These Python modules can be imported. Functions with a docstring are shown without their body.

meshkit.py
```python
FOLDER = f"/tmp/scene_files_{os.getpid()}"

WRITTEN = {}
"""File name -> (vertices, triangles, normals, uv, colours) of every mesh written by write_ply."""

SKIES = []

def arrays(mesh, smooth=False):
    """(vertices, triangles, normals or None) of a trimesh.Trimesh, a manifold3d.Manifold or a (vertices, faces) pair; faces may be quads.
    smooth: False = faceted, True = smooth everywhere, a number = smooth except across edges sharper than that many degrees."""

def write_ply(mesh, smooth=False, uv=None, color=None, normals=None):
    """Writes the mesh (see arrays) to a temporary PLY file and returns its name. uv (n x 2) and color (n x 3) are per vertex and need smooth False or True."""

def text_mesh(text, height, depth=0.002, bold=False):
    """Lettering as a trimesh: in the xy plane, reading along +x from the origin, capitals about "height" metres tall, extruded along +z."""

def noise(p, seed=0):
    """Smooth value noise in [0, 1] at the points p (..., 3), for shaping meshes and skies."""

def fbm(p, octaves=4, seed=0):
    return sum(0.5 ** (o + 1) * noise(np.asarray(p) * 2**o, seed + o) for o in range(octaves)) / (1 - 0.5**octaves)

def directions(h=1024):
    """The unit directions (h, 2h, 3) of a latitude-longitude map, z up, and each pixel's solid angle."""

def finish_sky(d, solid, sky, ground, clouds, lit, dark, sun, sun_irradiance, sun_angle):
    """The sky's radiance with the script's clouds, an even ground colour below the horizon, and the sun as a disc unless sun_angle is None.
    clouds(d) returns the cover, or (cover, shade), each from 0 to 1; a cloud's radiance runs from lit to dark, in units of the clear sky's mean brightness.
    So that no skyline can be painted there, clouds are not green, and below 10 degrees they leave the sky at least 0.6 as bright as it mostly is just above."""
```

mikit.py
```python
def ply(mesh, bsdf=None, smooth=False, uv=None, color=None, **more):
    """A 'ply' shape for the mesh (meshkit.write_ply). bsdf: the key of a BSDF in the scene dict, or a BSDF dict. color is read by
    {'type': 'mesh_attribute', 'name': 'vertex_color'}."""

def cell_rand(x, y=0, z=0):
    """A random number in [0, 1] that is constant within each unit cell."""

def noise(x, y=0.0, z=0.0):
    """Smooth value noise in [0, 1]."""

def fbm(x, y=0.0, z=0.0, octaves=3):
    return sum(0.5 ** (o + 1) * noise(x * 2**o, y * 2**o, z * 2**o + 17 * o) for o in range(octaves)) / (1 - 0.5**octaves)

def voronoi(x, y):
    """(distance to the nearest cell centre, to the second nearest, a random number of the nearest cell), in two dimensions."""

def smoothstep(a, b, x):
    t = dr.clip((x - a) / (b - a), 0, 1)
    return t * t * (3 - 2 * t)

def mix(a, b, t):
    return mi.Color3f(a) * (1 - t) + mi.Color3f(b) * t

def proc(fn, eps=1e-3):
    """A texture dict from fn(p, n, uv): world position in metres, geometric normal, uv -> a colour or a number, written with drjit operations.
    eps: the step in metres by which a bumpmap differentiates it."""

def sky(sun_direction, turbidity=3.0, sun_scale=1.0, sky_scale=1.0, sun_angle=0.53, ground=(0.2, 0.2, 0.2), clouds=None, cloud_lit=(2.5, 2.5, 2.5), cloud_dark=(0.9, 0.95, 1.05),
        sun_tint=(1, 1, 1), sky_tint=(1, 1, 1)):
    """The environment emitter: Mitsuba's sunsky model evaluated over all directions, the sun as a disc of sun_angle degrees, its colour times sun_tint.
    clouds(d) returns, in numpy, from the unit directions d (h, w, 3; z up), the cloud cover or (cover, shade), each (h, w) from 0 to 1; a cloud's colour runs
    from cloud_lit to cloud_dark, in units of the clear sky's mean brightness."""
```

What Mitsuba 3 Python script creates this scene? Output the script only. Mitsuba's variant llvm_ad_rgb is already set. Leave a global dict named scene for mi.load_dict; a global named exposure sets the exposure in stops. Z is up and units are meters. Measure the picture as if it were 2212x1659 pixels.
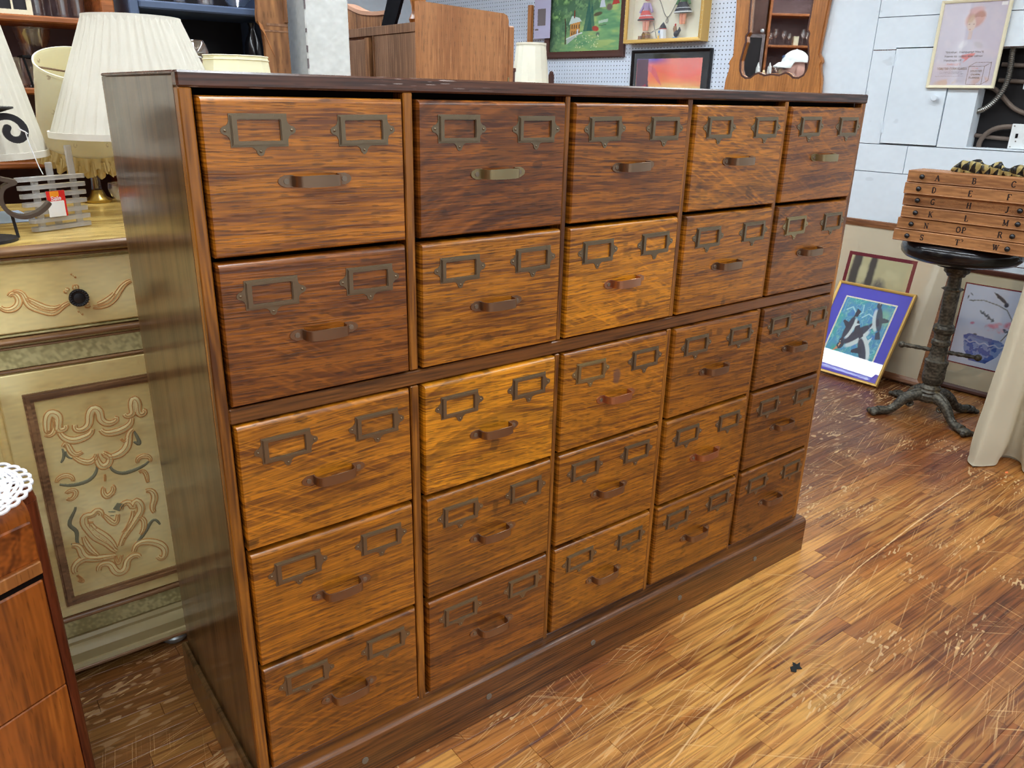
import math, random
import numpy as np, trimesh, mitsuba as mi, drjit as dr
import mikit, meshkit
from shapely.geometry import Polygon, LineString, Point, MultiPolygon, box as sbox
from shapely.ops import unary_union
from shapely import affinity, contains_xy

random.seed(7); rng = np.random.default_rng(7)
T = mi.ScalarTransform4f
scene, labels = {}, {}
exposure = 0.62

# ------------------------------------------------------------------ camera
CAM = np.array([-0.3352, -1.1834, 1.3741])
CM = np.array([[0.8005, -0.5989, 0.0210], [-0.1931, -0.2911, -0.9370], [0.5673, 0.7460, -0.3487]])
scene['camera'] = {'type': 'perspective', 'fov': 2 * math.degrees(math.atan(1106 / 1665.34)), 'fov_axis': 'x', 'near_clip': 0.05, 'far_clip': 60.0,
                   'to_world': T().look_at(origin=CAM.tolist(), target=(CAM + CM[2]).tolist(), up=(-CM[1]).tolist())}
# ------------------------------------------------------------------ lamps: rows of ceiling strip lights (built further down with their housings)
CEIL = 2.75
STRIPS = [(-1.15, y) for y in (-3.4, -1.9, -0.4, 1.1, 2.6, 4.1)] + [(.43, y) for y in (-3.4, -1.9, -0.4, 1.1, 2.6, 4.1)] + [(2.4, y) for y in (-3.4, -1.9, -0.4, 1.1, 2.6)]
STRIP_RADIANCE, LAMP = [9.8, 10.9, 11.6], 1.42

# ------------------------------------------------------------------ helpers
def numbered(key):
    if key not in used: used.add(key); return key
    i = 1
    while f'{key}_{i:03d}' in used: i += 1
    k = f'{key}_{i:03d}'; used.add(k); return k
used = set()
def thing(name, label, cat, group=None):
    k = numbered(name); labels[k] = {'label': label, 'category': cat}
    if group: labels[k]['group'] = group
    return k
def part(parent, name, mesh, m, smooth=False, label=None, kind=None, to=None, **kw):
    k = numbered(parent + '__' + name)
    d = mesh if isinstance(mesh, dict) else mikit.ply(mesh, m, smooth, **kw)
    if isinstance(mesh, dict): d = {**mesh, 'bsdf': {'type': 'ref', 'id': m}}
    if to is not None: d = {**d, 'to_world': to}
    scene[k] = d
    if label or kind:
        labels[k] = {}
        if label: labels[k]['label'] = label
        if kind: labels[k]['kind'] = kind
    return k
def whole(name, mesh, m, label, cat, smooth=False, group=None, kind=None):
    k = thing(name, label, cat, group); scene[k] = mikit.ply(mesh, m, smooth)
    if kind: labels[k]['kind'] = kind
    return k
def struct(name, mesh, m, label, smooth=False):
    k = numbered(name); scene[k] = mikit.ply(mesh, m, smooth); labels[k] = {'label': label, 'kind': 'structure'}; return k
def bx(x0, x1, y0, y1, z0, z1, c=0.0):
    x0, x1 = min(x0, x1), max(x0, x1); y0, y1 = min(y0, y1), max(y0, y1); z0, z1 = min(z0, z1), max(z0, z1)
    if c <= 0:
        b = trimesh.creation.box((x1 - x0, y1 - y0, z1 - z0)); b.apply_translation(((x0 + x1) / 2, (y0 + y1) / 2, (z0 + z1) / 2)); return b
    c = min(c, (x1 - x0) * .45, (y1 - y0) * .45, (z1 - z0) * .45); pts = []
    for X, sx in ((x0, 1), (x1, -1)):
        for Y, sy in ((y0, 1), (y1, -1)):
            for Z, sz in ((z0, 1), (z1, -1)):
                pts += [(X + sx * c, Y + sy * c, Z), (X + sx * c, Y, Z + sz * c), (X, Y + sy * c, Z + sz * c)]
    return trimesh.convex.convex_hull(np.array(pts))
def cat(*ms):
    L = []
    for m in ms: L += m if isinstance(m, list) else [m]
    return trimesh.util.concatenate(L)
def frame4(o, ex, ey, ez):
    M = np.eye(4); M[:3, 0], M[:3, 1], M[:3, 2], M[:3, 3] = ex, ey, ez, o; return M
def xf(m, M): m = m.copy(); m.apply_transform(M); return m
def mv(m, x=0, y=0, z=0): m = m.copy(); m.apply_translation((x, y, z)); return m
def rot(m, deg, ax, at=(0, 0, 0)):
    m = m.copy(); m.apply_transform(trimesh.transformations.rotation_matrix(math.radians(deg), ax, at)); return m
def ext(poly, d):
    gs = poly.geoms if hasattr(poly, 'geoms') else [poly]
    return cat([trimesh.creation.extrude_polygon(g, d, engine='earcut') for g in gs if g.area > 1e-9])
UP_XZ = frame4((0, 0, 0), (1, 0, 0), (0, 0, 1), (0, -1, 0))         # polygon in x,z; extruded towards -y
def ext_xz(poly, d, y=0.0): return mv(xf(ext(poly, d), UP_XZ), 0, y, 0)
def lathe(profile, n=40, at=(0, 0, 0)):
    m = trimesh.creation.revolve(np.array(profile, float), sections=n); m.apply_translation(at); return m
def tube(pts, r, n=10, caps=True, scale=(1, 1)):
    P = np.asarray(pts, float); N = len(P); R = np.broadcast_to(np.asarray(r, float), (N,))
    tan = np.gradient(P, axis=0); tan /= np.linalg.norm(tan, axis=1, keepdims=True) + 1e-12
    a = np.array([0, 0, 1.0]) if abs(tan[0][2]) < .9 else np.array([1.0, 0, 0])
    u = np.cross(tan[0], a); u /= np.linalg.norm(u); V = []
    th = np.arange(n) * 2 * np.pi / n
    for i in range(N):
        u = u - tan[i] * (u @ tan[i]); u /= np.linalg.norm(u) + 1e-12; w = np.cross(tan[i], u)
        V.append(P[i] + R[i] * (np.cos(th)[:, None] * u * scale[0] + np.sin(th)[:, None] * w * scale[1]))
    V = np.vstack(V); F = []
    for i in range(N - 1):
        for j in range(n):
            k = (j + 1) % n; F += [(i * n + j, i * n + k, (i + 1) * n + k), (i * n + j, (i + 1) * n + k, (i + 1) * n + j)]
    if caps:
        V = np.vstack([V, P[0], P[-1]]); c0, c1 = N * n, N * n + 1
        for j in range(n):
            k = (j + 1) % n; F += [(c0, k, j), (c1, (N - 1) * n + j, (N - 1) * n + k)]
    m = trimesh.Trimesh(V, np.array(F), process=False); trimesh.repair.fix_normals(m) if False else None
    return m
def spline(pts, n=40):
    from scipy.interpolate import CubicSpline
    P = np.asarray(pts, float)
    if len(P) < 3: return np.linspace(P[0], P[-1], max(2, n // 6))
    d = np.r_[0, np.cumsum(np.linalg.norm(np.diff(P, axis=0), axis=1))]
    return CubicSpline(d, P)(np.linspace(0, d[-1], n))
def ball(r, at=(0, 0, 0), sub=2, s=(1, 1, 1)):
    m = trimesh.creation.icosphere(subdivisions=sub, radius=r); m.apply_scale(s); m.apply_translation(at); return m
def cyl(r, h, at=(0, 0, 0), ax='z', n=24):
    m = trimesh.creation.cylinder(radius=r, height=h, sections=n)
    if ax == 'y': m.apply_transform(trimesh.transformations.rotation_matrix(math.pi / 2, (1, 0, 0)))
    if ax == 'x': m.apply_transform(trimesh.transformations.rotation_matrix(math.pi / 2, (0, 1, 0)))
    m.apply_translation(at); return m
def ring_poly(x0, x1, z0, z1, w, r=0): return sbox(x0, z0, x1, z1).difference(sbox(x0 + w, z0 + w, x1 - w, z1 - w).buffer(-r).buffer(r) if r else sbox(x0 + w, z0 + w, x1 - w, z1 - w))

# ------------------------------------------------------------------ materials
N_, FB, SS, MX, CR = mikit.noise, mikit.fbm, mikit.smoothstep, mikit.mix, mikit.cell_rand
def flat(name, rgb, rough=.5, spec=.4, metallic=0.0, coat=0.0, two=True):
    d = {'type': 'principled', 'base_color': {'type': 'rgb', 'value': list(rgb)}, 'roughness': rough, 'specular': spec, 'metallic': metallic}
    if coat: d['clearcoat'] = coat; d['clearcoat_gloss'] = .9
    scene[name] = {'type': 'twosided', 'b': d} if two else d
def procm(name, fn, rough=.5, spec=.4, metallic=0.0, coat=0.0, bump=None, bs=1.0, eps=6e-4):
    d = {'type': 'principled', 'base_color': mikit.proc(fn), 'roughness': rough if not callable(rough) else mikit.proc(rough), 'specular': spec, 'metallic': metallic}
    if coat: d['clearcoat'] = coat; d['clearcoat_gloss'] = .92
    if bump is not None: d = {'type': 'bumpmap', 'arbitrary': mikit.proc(bump, eps), 'scale': bs, 'bsdf': d}
    scene[name] = {'type': 'twosided', 'b': d}
def S(*c):                                                             # sRGB 0-255 -> linear
    c = np.array(c, float) / 255; return tuple(np.where(c < .04045, c / 12.92, ((c + .055) / 1.055) ** 2.4).tolist())
def wood(c0, c1, c2, ax, fine=230., ring=34., seed=0.0, along=1.6, pore=.28):
    c0, c1, c2 = S(*c0), S(*c1), S(*c2)
    def fn(p, n, uv):
        q = {'x': (p.x, p.y, p.z), 'y': (p.y, p.x, p.z), 'z': (p.z, p.x, p.y)}[ax]
        a, b, c = q[0] + seed, q[1] + 3 * seed, q[2]
        w = N_(a * 2.3, b * 7, c * 7) * .055
        r = N_(a * along, (b + w) * ring, (c + w) * ring)
        f = N_(a * 14, (b + w * .3) * fine, (c + w * .3) * fine)
        pr = N_(a * 38, b * fine * 2.3, c * fine * 2.3)
        t = .40 * r + .40 * f + .20 * FB(a * 2.2, b * 6, c * 6)
        col = MX(c0, c1, SS(.22, .72, t)); col = MX(col, c2, SS(.55, .95, FB(a * 3, b * 9, c * 9) * .6 + f * .4))
        return col * (1 - pore * SS(.66, .9, pr))
    return fn

XL = [0.0, 0.3539, 0.7017, 1.0528, 1.4016]; XR = [0.3284, 0.6815, 1.0298, 1.3803, 1.7200]
ZT = [1.3734, 1.1279, 0.8596, 0.6169, 0.3701]; ZB = [1.1343, 0.8925, 0.6234, 0.3777, 0.1316]
TONE = [1.02, .62, .80, .92, .72,  .70, 1.0, 1.10, .92, .70,  1.05, 1.28, .98, .72, .55,  .95, .80, .84, .84, .56,  .80, .70, .80, .74, .58]
CATH = [0, 1, 0, 1, 0,  0, 0, 0, 0, 1,  0, 1, 0, 0, 0,  0, 0, 0, 1, 0,  1, 0, 0, 0, 0]
GOLD = [.45, .05, .3, .6, .35,  .1, .6, .8, .6, .35,  .6, .95, .6, .4, .35,  .55, .5, .5, .55, .35,  .35, .2, .5, .45, .3]
DIRX, FLK = 0, 0
def drawer_cell(p):
    cx = dr.floor((p.x + .0128) / .3508)
    rz = sum(dr.select(p.z < b, mi.Float(1), mi.Float(0)) for b in (1.131, .876, .620, .374))
    return dr.clip(cx, 0, 4), rz
def oak_front(p, n, uv):
    cx, rz = drawer_cell(p); idx = mi.UInt32(rz * 5 + cx)
    tone = dr.gather(mi.Float, mi.Float(TONE), idx); gold = dr.gather(mi.Float, mi.Float(GOLD), idx)
    s1, s2, s3 = CR(cx, rz, 11), CR(cx, rz, 12), CR(cx, rz, 13)
    o = cx * 3.7 + rz * 9.1
    x, z = p.x + o, p.z + o * .37
    lx, lz = p.x - cx * .3508, p.z
    z2 = z + (s1 - .5) * .10 * lx + .012 * N_(x * 3.1, z * 6) + .0025 * N_(x * 18, z * 30)
    xc = .08 + .2 * s2                                                 # a cathedral figure low or high on some fronts
    cath = dr.gather(mi.Float, mi.Float([float(q) for q in CATH]), idx)
    z3 = z2 + cath * 1.5 * (lx - xc) * (lx - xc) + .006 * N_(x * 9, z * 14) * cath
    ring = N_(x * 1.6, z3 * 120); fine = N_(x * 24, z2 * 560); pore = N_(x * 52, z2 * 640); streak = N_(x * 9, z2 * 260)
    blot = FB(x * 5, z * 9, 1.3); blot2 = FB(x * 13, z * 17, 5.1)
    fu, fv = x * .96 + z * (1.1 + s2), z * 1.0 - x * .25
    fl = SS(.52, .80, N_(fu * 120, fv * 26, 2.2)) * SS(.40, .60, FB(x * 4 + 7, z * 6, 3.3)) * SS(.30, .55, s2)   # ray flecks of quarter-sawn oak
    fl = fl * (.35 + .65 * SS(.35, .65, N_(x * 30, z2 * 330, 7.0)))
    lo = MX(S(84, 38, 9), S(104, 56, 10), gold); hi = MX(S(160, 88, 18), S(186, 120, 18), gold)
    t = .22 * ring + .30 * fine + .22 * streak + .26 * blot
    c = MX(lo, hi, SS(.24, .74, t))
    c = MX(c, hi * 1.22, .60 * fl)
    c = c * (1 - .30 * cath * SS(.60, .74, N_(x * .8, z3 * 52, 4.0)))
    c = c * (1 - .48 * SS(.60, .86, pore)) * (.72 + .45 * blot2)
    st = SS(.715, .78, FB(x * 19, z * 24, 8.8))                          # ink spots and dark bruises
    c = c * (1 - .45 * st)
    e1_ = dr.sqrt(dr.square((p.x - .868) / .016) + dr.square((p.z - .778) / .026)); c = MX(c, S(84, 56, 48), .8 * (1 - SS(.6, 1.1, e1_ + .3 * N_(p.x * 90, p.z * 90))))   # ink stain on one front
    return c * tone * 1.14
def oak_bump(p, n, uv):
    cx, rz = drawer_cell(p); o = cx * 3.7 + rz * 9.1
    return N_((p.x + o) * 24, (p.z + o) * 520) * .00022 + N_((p.x + o) * 6, p.z * 9) * .0006
procm('oak_front', oak_front, .30, .5, coat=.9, bump=oak_bump, bs=1.0)
procm('oak_rail', wood((52, 28, 12), (112, 66, 24), (140, 90, 38), 'x', 300, 44, .4), .26, .5, coat=.9)
procm('oak_stile', wood((74, 38, 10), (156, 96, 28), (178, 120, 38), 'z', 300, 40, .9), .32, .5, coat=.5)
_top = wood((34, 18, 12), (84, 48, 30), (112, 76, 52), 'x', 260, 40, 1.4)
def top_fn(p, n, uv):                                                    # rubbed pale streaks along the worn front edge
    return MX(_top(p, n, uv), S(176, 162, 156), .55 * SS(.74, .82, N_(p.x * 34, p.y * 300, p.z * 420)) * SS(.48, .62, N_(p.x * 2.6, p.z * 30, 3.0)))
procm('oak_top', top_fn, .28, .5, coat=.9)
def side_fn(p, n, uv):
    a, b = p.z, p.y
    w = N_(a * 1.5, b * 8) * .03
    g = N_(a * .8, (b + w) * 40); f = N_(a * 9, (b + w) * 340); k = FB(a * 3.2, b * 5, 2.0)
    c = MX(S(54, 36, 19), S(88, 62, 33), SS(.2, .8, .35 * g + .3 * f + .35 * k))
    c = MX(c, S(54, 34, 20), .55 * SS(.45, .8, FB(a * 2.1, b * 3, 9.0)))
    sp = SS(.80, .86, N_(a * 9, b * 60, 4.4)) * SS(.6, .75, N_(a * 3, b * 9, 1.1))
    return c * (1 - .6 * sp)
procm('side_wood', side_fn, .17, .55, coat=.6)
flat('gap_dark', S(18, 10, 7), .8, .1)
flat('bronze', S(146, 120, 98), .30, .5, .95)
flat('bronze_light', S(190, 142, 112), .28, .5, .95)
flat('brass_old', S(160, 144, 108), .32, .5, .92)
flat('holder_metal', S(130, 114, 92), .34, .5, .85)
flat('screw_steel', S(140, 126, 110), .4, .5, .8)
flat('steel', S(150, 148, 142), .35, .5, .95)
flat('black_iron', S(38, 36, 38), .5, .5, .25)
flat('iron_band', S(96, 82, 70), .35, .5, .7)
flat('black_gloss', S(10, 10, 14), .16, .45, coat=.3)
flat('black_matte', S(12, 11, 12), .75, .2)
flat('near_black', S(22, 20, 22), .6, .3)
flat('white_paint', S(216, 226, 234), .55, .35)
flat('ceiling_white', S(232, 234, 232), .8, .2)
flat('shade_white', S(208, 203, 188), .85, .1)
flat('shade_band', S(224, 220, 206), .8, .1)
flat('shade_linen', S(236, 232, 210), .85, .1)
flat('shade_ivory', S(240, 234, 196), .85, .1)
flat('ruffle', S(206, 184, 128), .7, .2)
flat('paper_white', S(240, 240, 240), .7, .2)
flat('paper_blue', S(186, 208, 232), .6, .2)
flat('red_card', S(214, 44, 40), .5, .3)
flat('orange_card', S(240, 150, 40), .5, .3)
flat('hutch_blue', S(78, 92, 118), .42, .4)
flat('hutch_dark', S(30, 26, 30), .5, .3)
flat('knob_black', S(26, 25, 27), .28, .5, .4, coat=.4)
flat('relief_cream', S(238, 220, 160), .5, .3)
flat('base_gray', S(164, 148, 104), .38, .45)
flat('tan_relief', S(206, 156, 94), .55, .3)
flat('gray_relief', S(126, 124, 98), .55, .3)
flat('yarn_white', S(238, 238, 240), .9, .05)
flat('cloth_beige', S(190, 180, 156), .9, .1)
flat('cloth_hem', S(172, 164, 142), .9, .1)
flat('gold_frame', S(206, 166, 90), .4, .5, .35)
flat('gold_dark', S(150, 112, 48), .4, .5, .5)
flat('brass', S(190, 160, 90), .25, .5, .95)
flat('cream_frame', S(224, 216, 186), .5, .4)
flat('mat_purple', S(86, 84, 196), .7, .2)
flat('mat_beige', S(206, 194, 170), .8, .15)
flat('mat_sand', S(196, 188, 164), .8, .15)
procm('frame_walnut', wood((92, 56, 34), (136, 90, 58), (160, 110, 76), 'y', 140, 20, 12.0), .35, .5, coat=.3)
flat('maroon', S(110, 36, 48), .5, .3)
flat('dark_red_wood', S(74, 40, 30), .4, .4, coat=.3)
flat('plug_gray', S(120, 116, 106), .5, .4, .5)
flat('galvanised', S(168, 176, 178), .4, .5, .8)
flat('conduit_rust', S(112, 98, 88), .6, .4, .3)
flat('panel_white', S(222, 226, 226), .5, .3)
flat('strap_black', S(6, 6, 12), .8, .1)
flat('pink_wood', S(196, 148, 120), .5, .4)
flat('leaf', S(34, 36, 36), .7, .2)
flat('orange_scrap', S(240, 130, 80), .7, .2)
flat('skin_pink', S(212, 168, 156), .5, .3)
flat('lens_dark', S(26, 26, 32), .15, .5)
flat('cap_white', S(230, 236, 238), .85, .1)
flat('cap_blue', S(70, 90, 130), .8, .1)
flat('bulb_white', S(236, 240, 240), .3, .4)
flat('cream_ceramic', S(226, 206, 160), .4, .4)
flat('toy_red', S(196, 60, 50), .5, .4)
flat('toy_blue', S(60, 130, 210), .5, .4)
flat('toy_white', S(232, 236, 240), .5, .4)
flat('toy_black', S(40, 42, 52), .5, .4)
flat('toy_peach', S(230, 160, 130), .6, .3)
flat('toy_brown', S(140, 100, 70), .4, .4, .3)
flat('toy_lilac', S(170, 150, 190), .6, .3)
flat('toy_yellow', S(226, 186, 90), .5, .4)
flat('toy_green', S(90, 130, 90), .6, .3)
flat('ink', S(40, 26, 22), .7, .2)
flat('ink_gray', S(120, 110, 112), .7, .2)
flat('ink_brown', S(128, 104, 84), .7, .2)
flat('ink_pink', S(212, 140, 126), .7, .2)
flat('purple_card', S(190, 186, 214), .4, .4)
scene['glass'] = {'type': 'dielectric', 'int_ior': 1.49, 'ext_ior': 1.0}
scene['pane'] = {'type': 'thindielectric', 'int_ior': 1.5, 'ext_ior': 1.0}
scene['tumbler_glass'] = {'type': 'thindielectric', 'int_ior': 1.9, 'ext_ior': 1.0}
scene['acrylic'] = {'type': 'blendbsdf', 'weight': .38, 'a': {'type': 'thindielectric', 'int_ior': 1.9, 'ext_ior': 1.0}, 'b': {'type': 'twosided', 'c': {'type': 'principled', 'base_color': {'type': 'rgb', 'value': [.80, .78, .74]}, 'roughness': .2, 'specular': .6}}}
scene['mirror_silver'] = {'type': 'twosided', 'b': {'type': 'conductor', 'material': 'Ag'}}
scene['strip_glow_0'] = {'type': 'diffuse', 'reflectance': {'type': 'rgb', 'value': .8}}
scene['art'] = {'type': 'twosided', 'b': {'type': 'principled', 'base_color': {'type': 'mesh_attribute', 'name': 'vertex_color'}, 'roughness': .55, 'specular': .3}}
def cream_fn(p, n, uv):
    m = FB(p.x * 6, p.y * 6 + 3, p.z * 7); f = N_(p.x * 60, p.y * 60, p.z * 190); d = FB(p.x * 17, p.y * 17, p.z * 23)
    c = MX(S(222, 198, 132), S(244, 228, 168), SS(.3, .7, m))
    c = MX(c, S(192, 160, 98), .5 * SS(.55, .8, d))
    return c * (.92 + .13 * f)
procm('cream_paint', cream_fn, .42, .4)
def green_fn(p, n, uv):
    m = FB(p.x * 19, p.y * 19, p.z * 31); f = N_(p.x * 160 + p.z * 90, p.z * 130 - p.x * 60, p.y * 80)
    return MX(S(150, 140, 92), S(192, 182, 132), SS(.3, .7, .6 * m + .4 * f))
procm('green_paint', green_fn, .45, .35)
procm('mould_brown', wood((92, 62, 38), (146, 108, 72), (170, 132, 92), 'x', 180, 30, 2.2), .3, .5, coat=.4)
procm('buffet_top', wood((158, 126, 64), (204, 174, 104), (222, 198, 130), 'x', 90, 20, 3.1), .28, .5, coat=.4)
procm('walnut_z', wood((96, 48, 16), (160, 86, 30), (184, 108, 42), 'z', 190, 13, 4.4), .3, .5, coat=.4)
def burl_fn(p, n, uv):
    w = FB(p.x * 14, p.y * 14, p.z * 14); g = N_(p.x * 30 + w * 9, p.y * 30, p.z * 40 + w * 11); f = N_(p.x * 150, p.y * 150, p.z * 160)
    return MX(S(86, 38, 12), S(176, 94, 34), SS(.25, .8, .5 * g + .3 * w + .2 * f))
procm('burl', burl_fn, .3, .5, coat=.4)
procm('walnut_edge', wood((58, 22, 12), (112, 52, 28), (134, 70, 40), 'z', 190, 24, 5.2), .28, .5, coat=.5)
procm('oak_pale', wood((150, 94, 54), (180, 122, 76), (196, 140, 92), 'z', 240, 20, 6.0, .9, .4), .42, .4, coat=.1)
procm('raw_brown', wood((104, 72, 50), (138, 100, 74), (154, 116, 88), 'z', 150, 10, 7.1, .9, .15), .6, .3)
procm('rough_board', wood((96, 60, 34), (152, 104, 66), (178, 126, 76), 'z', 90, 14, 8.3, 4.0), .55, .3)
procm('maple_orange', wood((150, 92, 44), (184, 120, 62), (200, 138, 76), 'z', 140, 16, 9.5), .3, .5, coat=.4)
procm('shelf_wood', wood((110, 58, 22), (160, 92, 44), (178, 110, 56), 'x', 160, 20, 10.2), .4, .4, coat=.2)
flat('case_back', S(96, 78, 80), .7, .2)
procm('case_wood', wood((124, 80, 48), (168, 116, 72), (184, 132, 86), 'y', 150, 18, 11.0), .42, .4, coat=.1)
def iron_fn(p, n, uv):
    m = FB(p.x * 28, p.y * 28, p.z * 28); f = N_(p.x * 130, p.y * 130, p.z * 130)
    c = MX(S(54, 50, 42), S(98, 92, 80), SS(.3, .75, .5 * m + .5 * f))
    return MX(c, S(128, 104, 58),   .5 * SS(.62, .8, FB(p.x * 40 + 9, p.y * 40, p.z * 14)))
procm('cast_iron', iron_fn, .45, .5, .45)
def wall_fn(p, n, uv):
    m = FB(p.x * 2, p.y * 2.5, p.z * 2.2); f = N_(p.x * 50, p.y * 50, p.z * 50)
    c = MX(S(206, 216, 224), S(226, 234, 240), m) * (.97 + .04 * f)
    s = SS(.76, .82, FB(p.y * 11, p.z * 17, p.x * 9)); return c * (1 - .12 * s)
procm('wall_paint', wall_fn, .5, .35)
def peg_fn(p, n, uv):
    s = p.y * 1.0055
    a, b = s / .0254, p.z / .0254
    u, v = a - dr.floor(a) - .5, b - dr.floor(b) - .5
    r = dr.sqrt(u * u + v * v)
    return MX(S(30, 34, 44), S(216, 226, 240), SS(.115, .155, r))
procm('peg_paint', peg_fn, .5, .3)
def post_fn(p, n, uv):
    f = N_(p.x * 90, p.y * 90, p.z * 90); g = FB(p.x * 40, p.y * 40, p.z * 40)
    return MX(S(214, 216, 210), S(236, 238, 234), g) * (.9 + .12 * f)
procm('post_paint', post_fn, .6, .3, bump=lambda p, n, uv: .0016 * FB(p.x * 120, p.y * 120, p.z * 90), bs=1.0)
def ivory_fn(p, n, uv):
    c = dr.floor(p.x * 26) + 7; e = dr.floor(p.z * 24)
    u, v = p.x * 26 - dr.floor(p.x * 26) - .5, p.z * 24 - dr.floor(p.z * 24) - .5
    k = (1 - SS(.10, .17, dr.sqrt(u * u * 1.6 + v * v))) * SS(.45, .5, CR(c, e, 3))
    return MX(S(234, 226, 188), S(170, 150, 112), .75 * k * SS(.3, .6, N_(p.x * 200, p.z * 200, p.y * 50)))
procm('ivory_print', ivory_fn, .85, .1)
def gold_fn(p, n, uv):
    a = (p.y + .3 * p.z) * 34; b = (p.z * 1.0 - .25 * p.y) * 22
    t = dr.abs(a - dr.floor(a) - .5) * 2; q = b - dr.floor(b)
    return MX(S(16, 14, 12), S(164, 146, 92), SS(-.08, .08, q - t) * SS(.2, .4, N_(p.y * 60, p.z * 60, p.x * 40)))
procm('gold_fabric', gold_fn, .4, .5)

PLW = .0475
def np_cell(x, y, z):
    x, y, z = (np.asarray(np.floor(v)).astype(np.int64) + 1000000 for v in (x, y, z))
    h = (x * 374761393 + y * 668265263 + z * 2147483647) & 0xFFFFFFFF
    h = ((h ^ (h >> 13)) * 1274126177) & 0xFFFFFFFF
    return ((h ^ (h >> 16)) & 0xFFFFFF) / 16777215.0
SCR = [(.78, -.385), (.981, -.333), (1.172, -.30), (1.379, -.278), (1.734, -.221), (1.898, -.196), (2.336, -.160), (2.839, -.134)]
SCR = [(a * .956, b * .956) for a, b in SCR]
def seg_d(p, a, b):
    ax, ay = a; dx, dy = b[0] - ax, b[1] - ay; t = dr.clip(((p.x - ax) * dx + (p.y - ay) * dy) / (dx * dx + dy * dy), 0, 1)
    ux, uy = p.x - ax - dx * t, p.y - ay - dy * t; return dr.sqrt(ux * ux + uy * uy)
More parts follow.
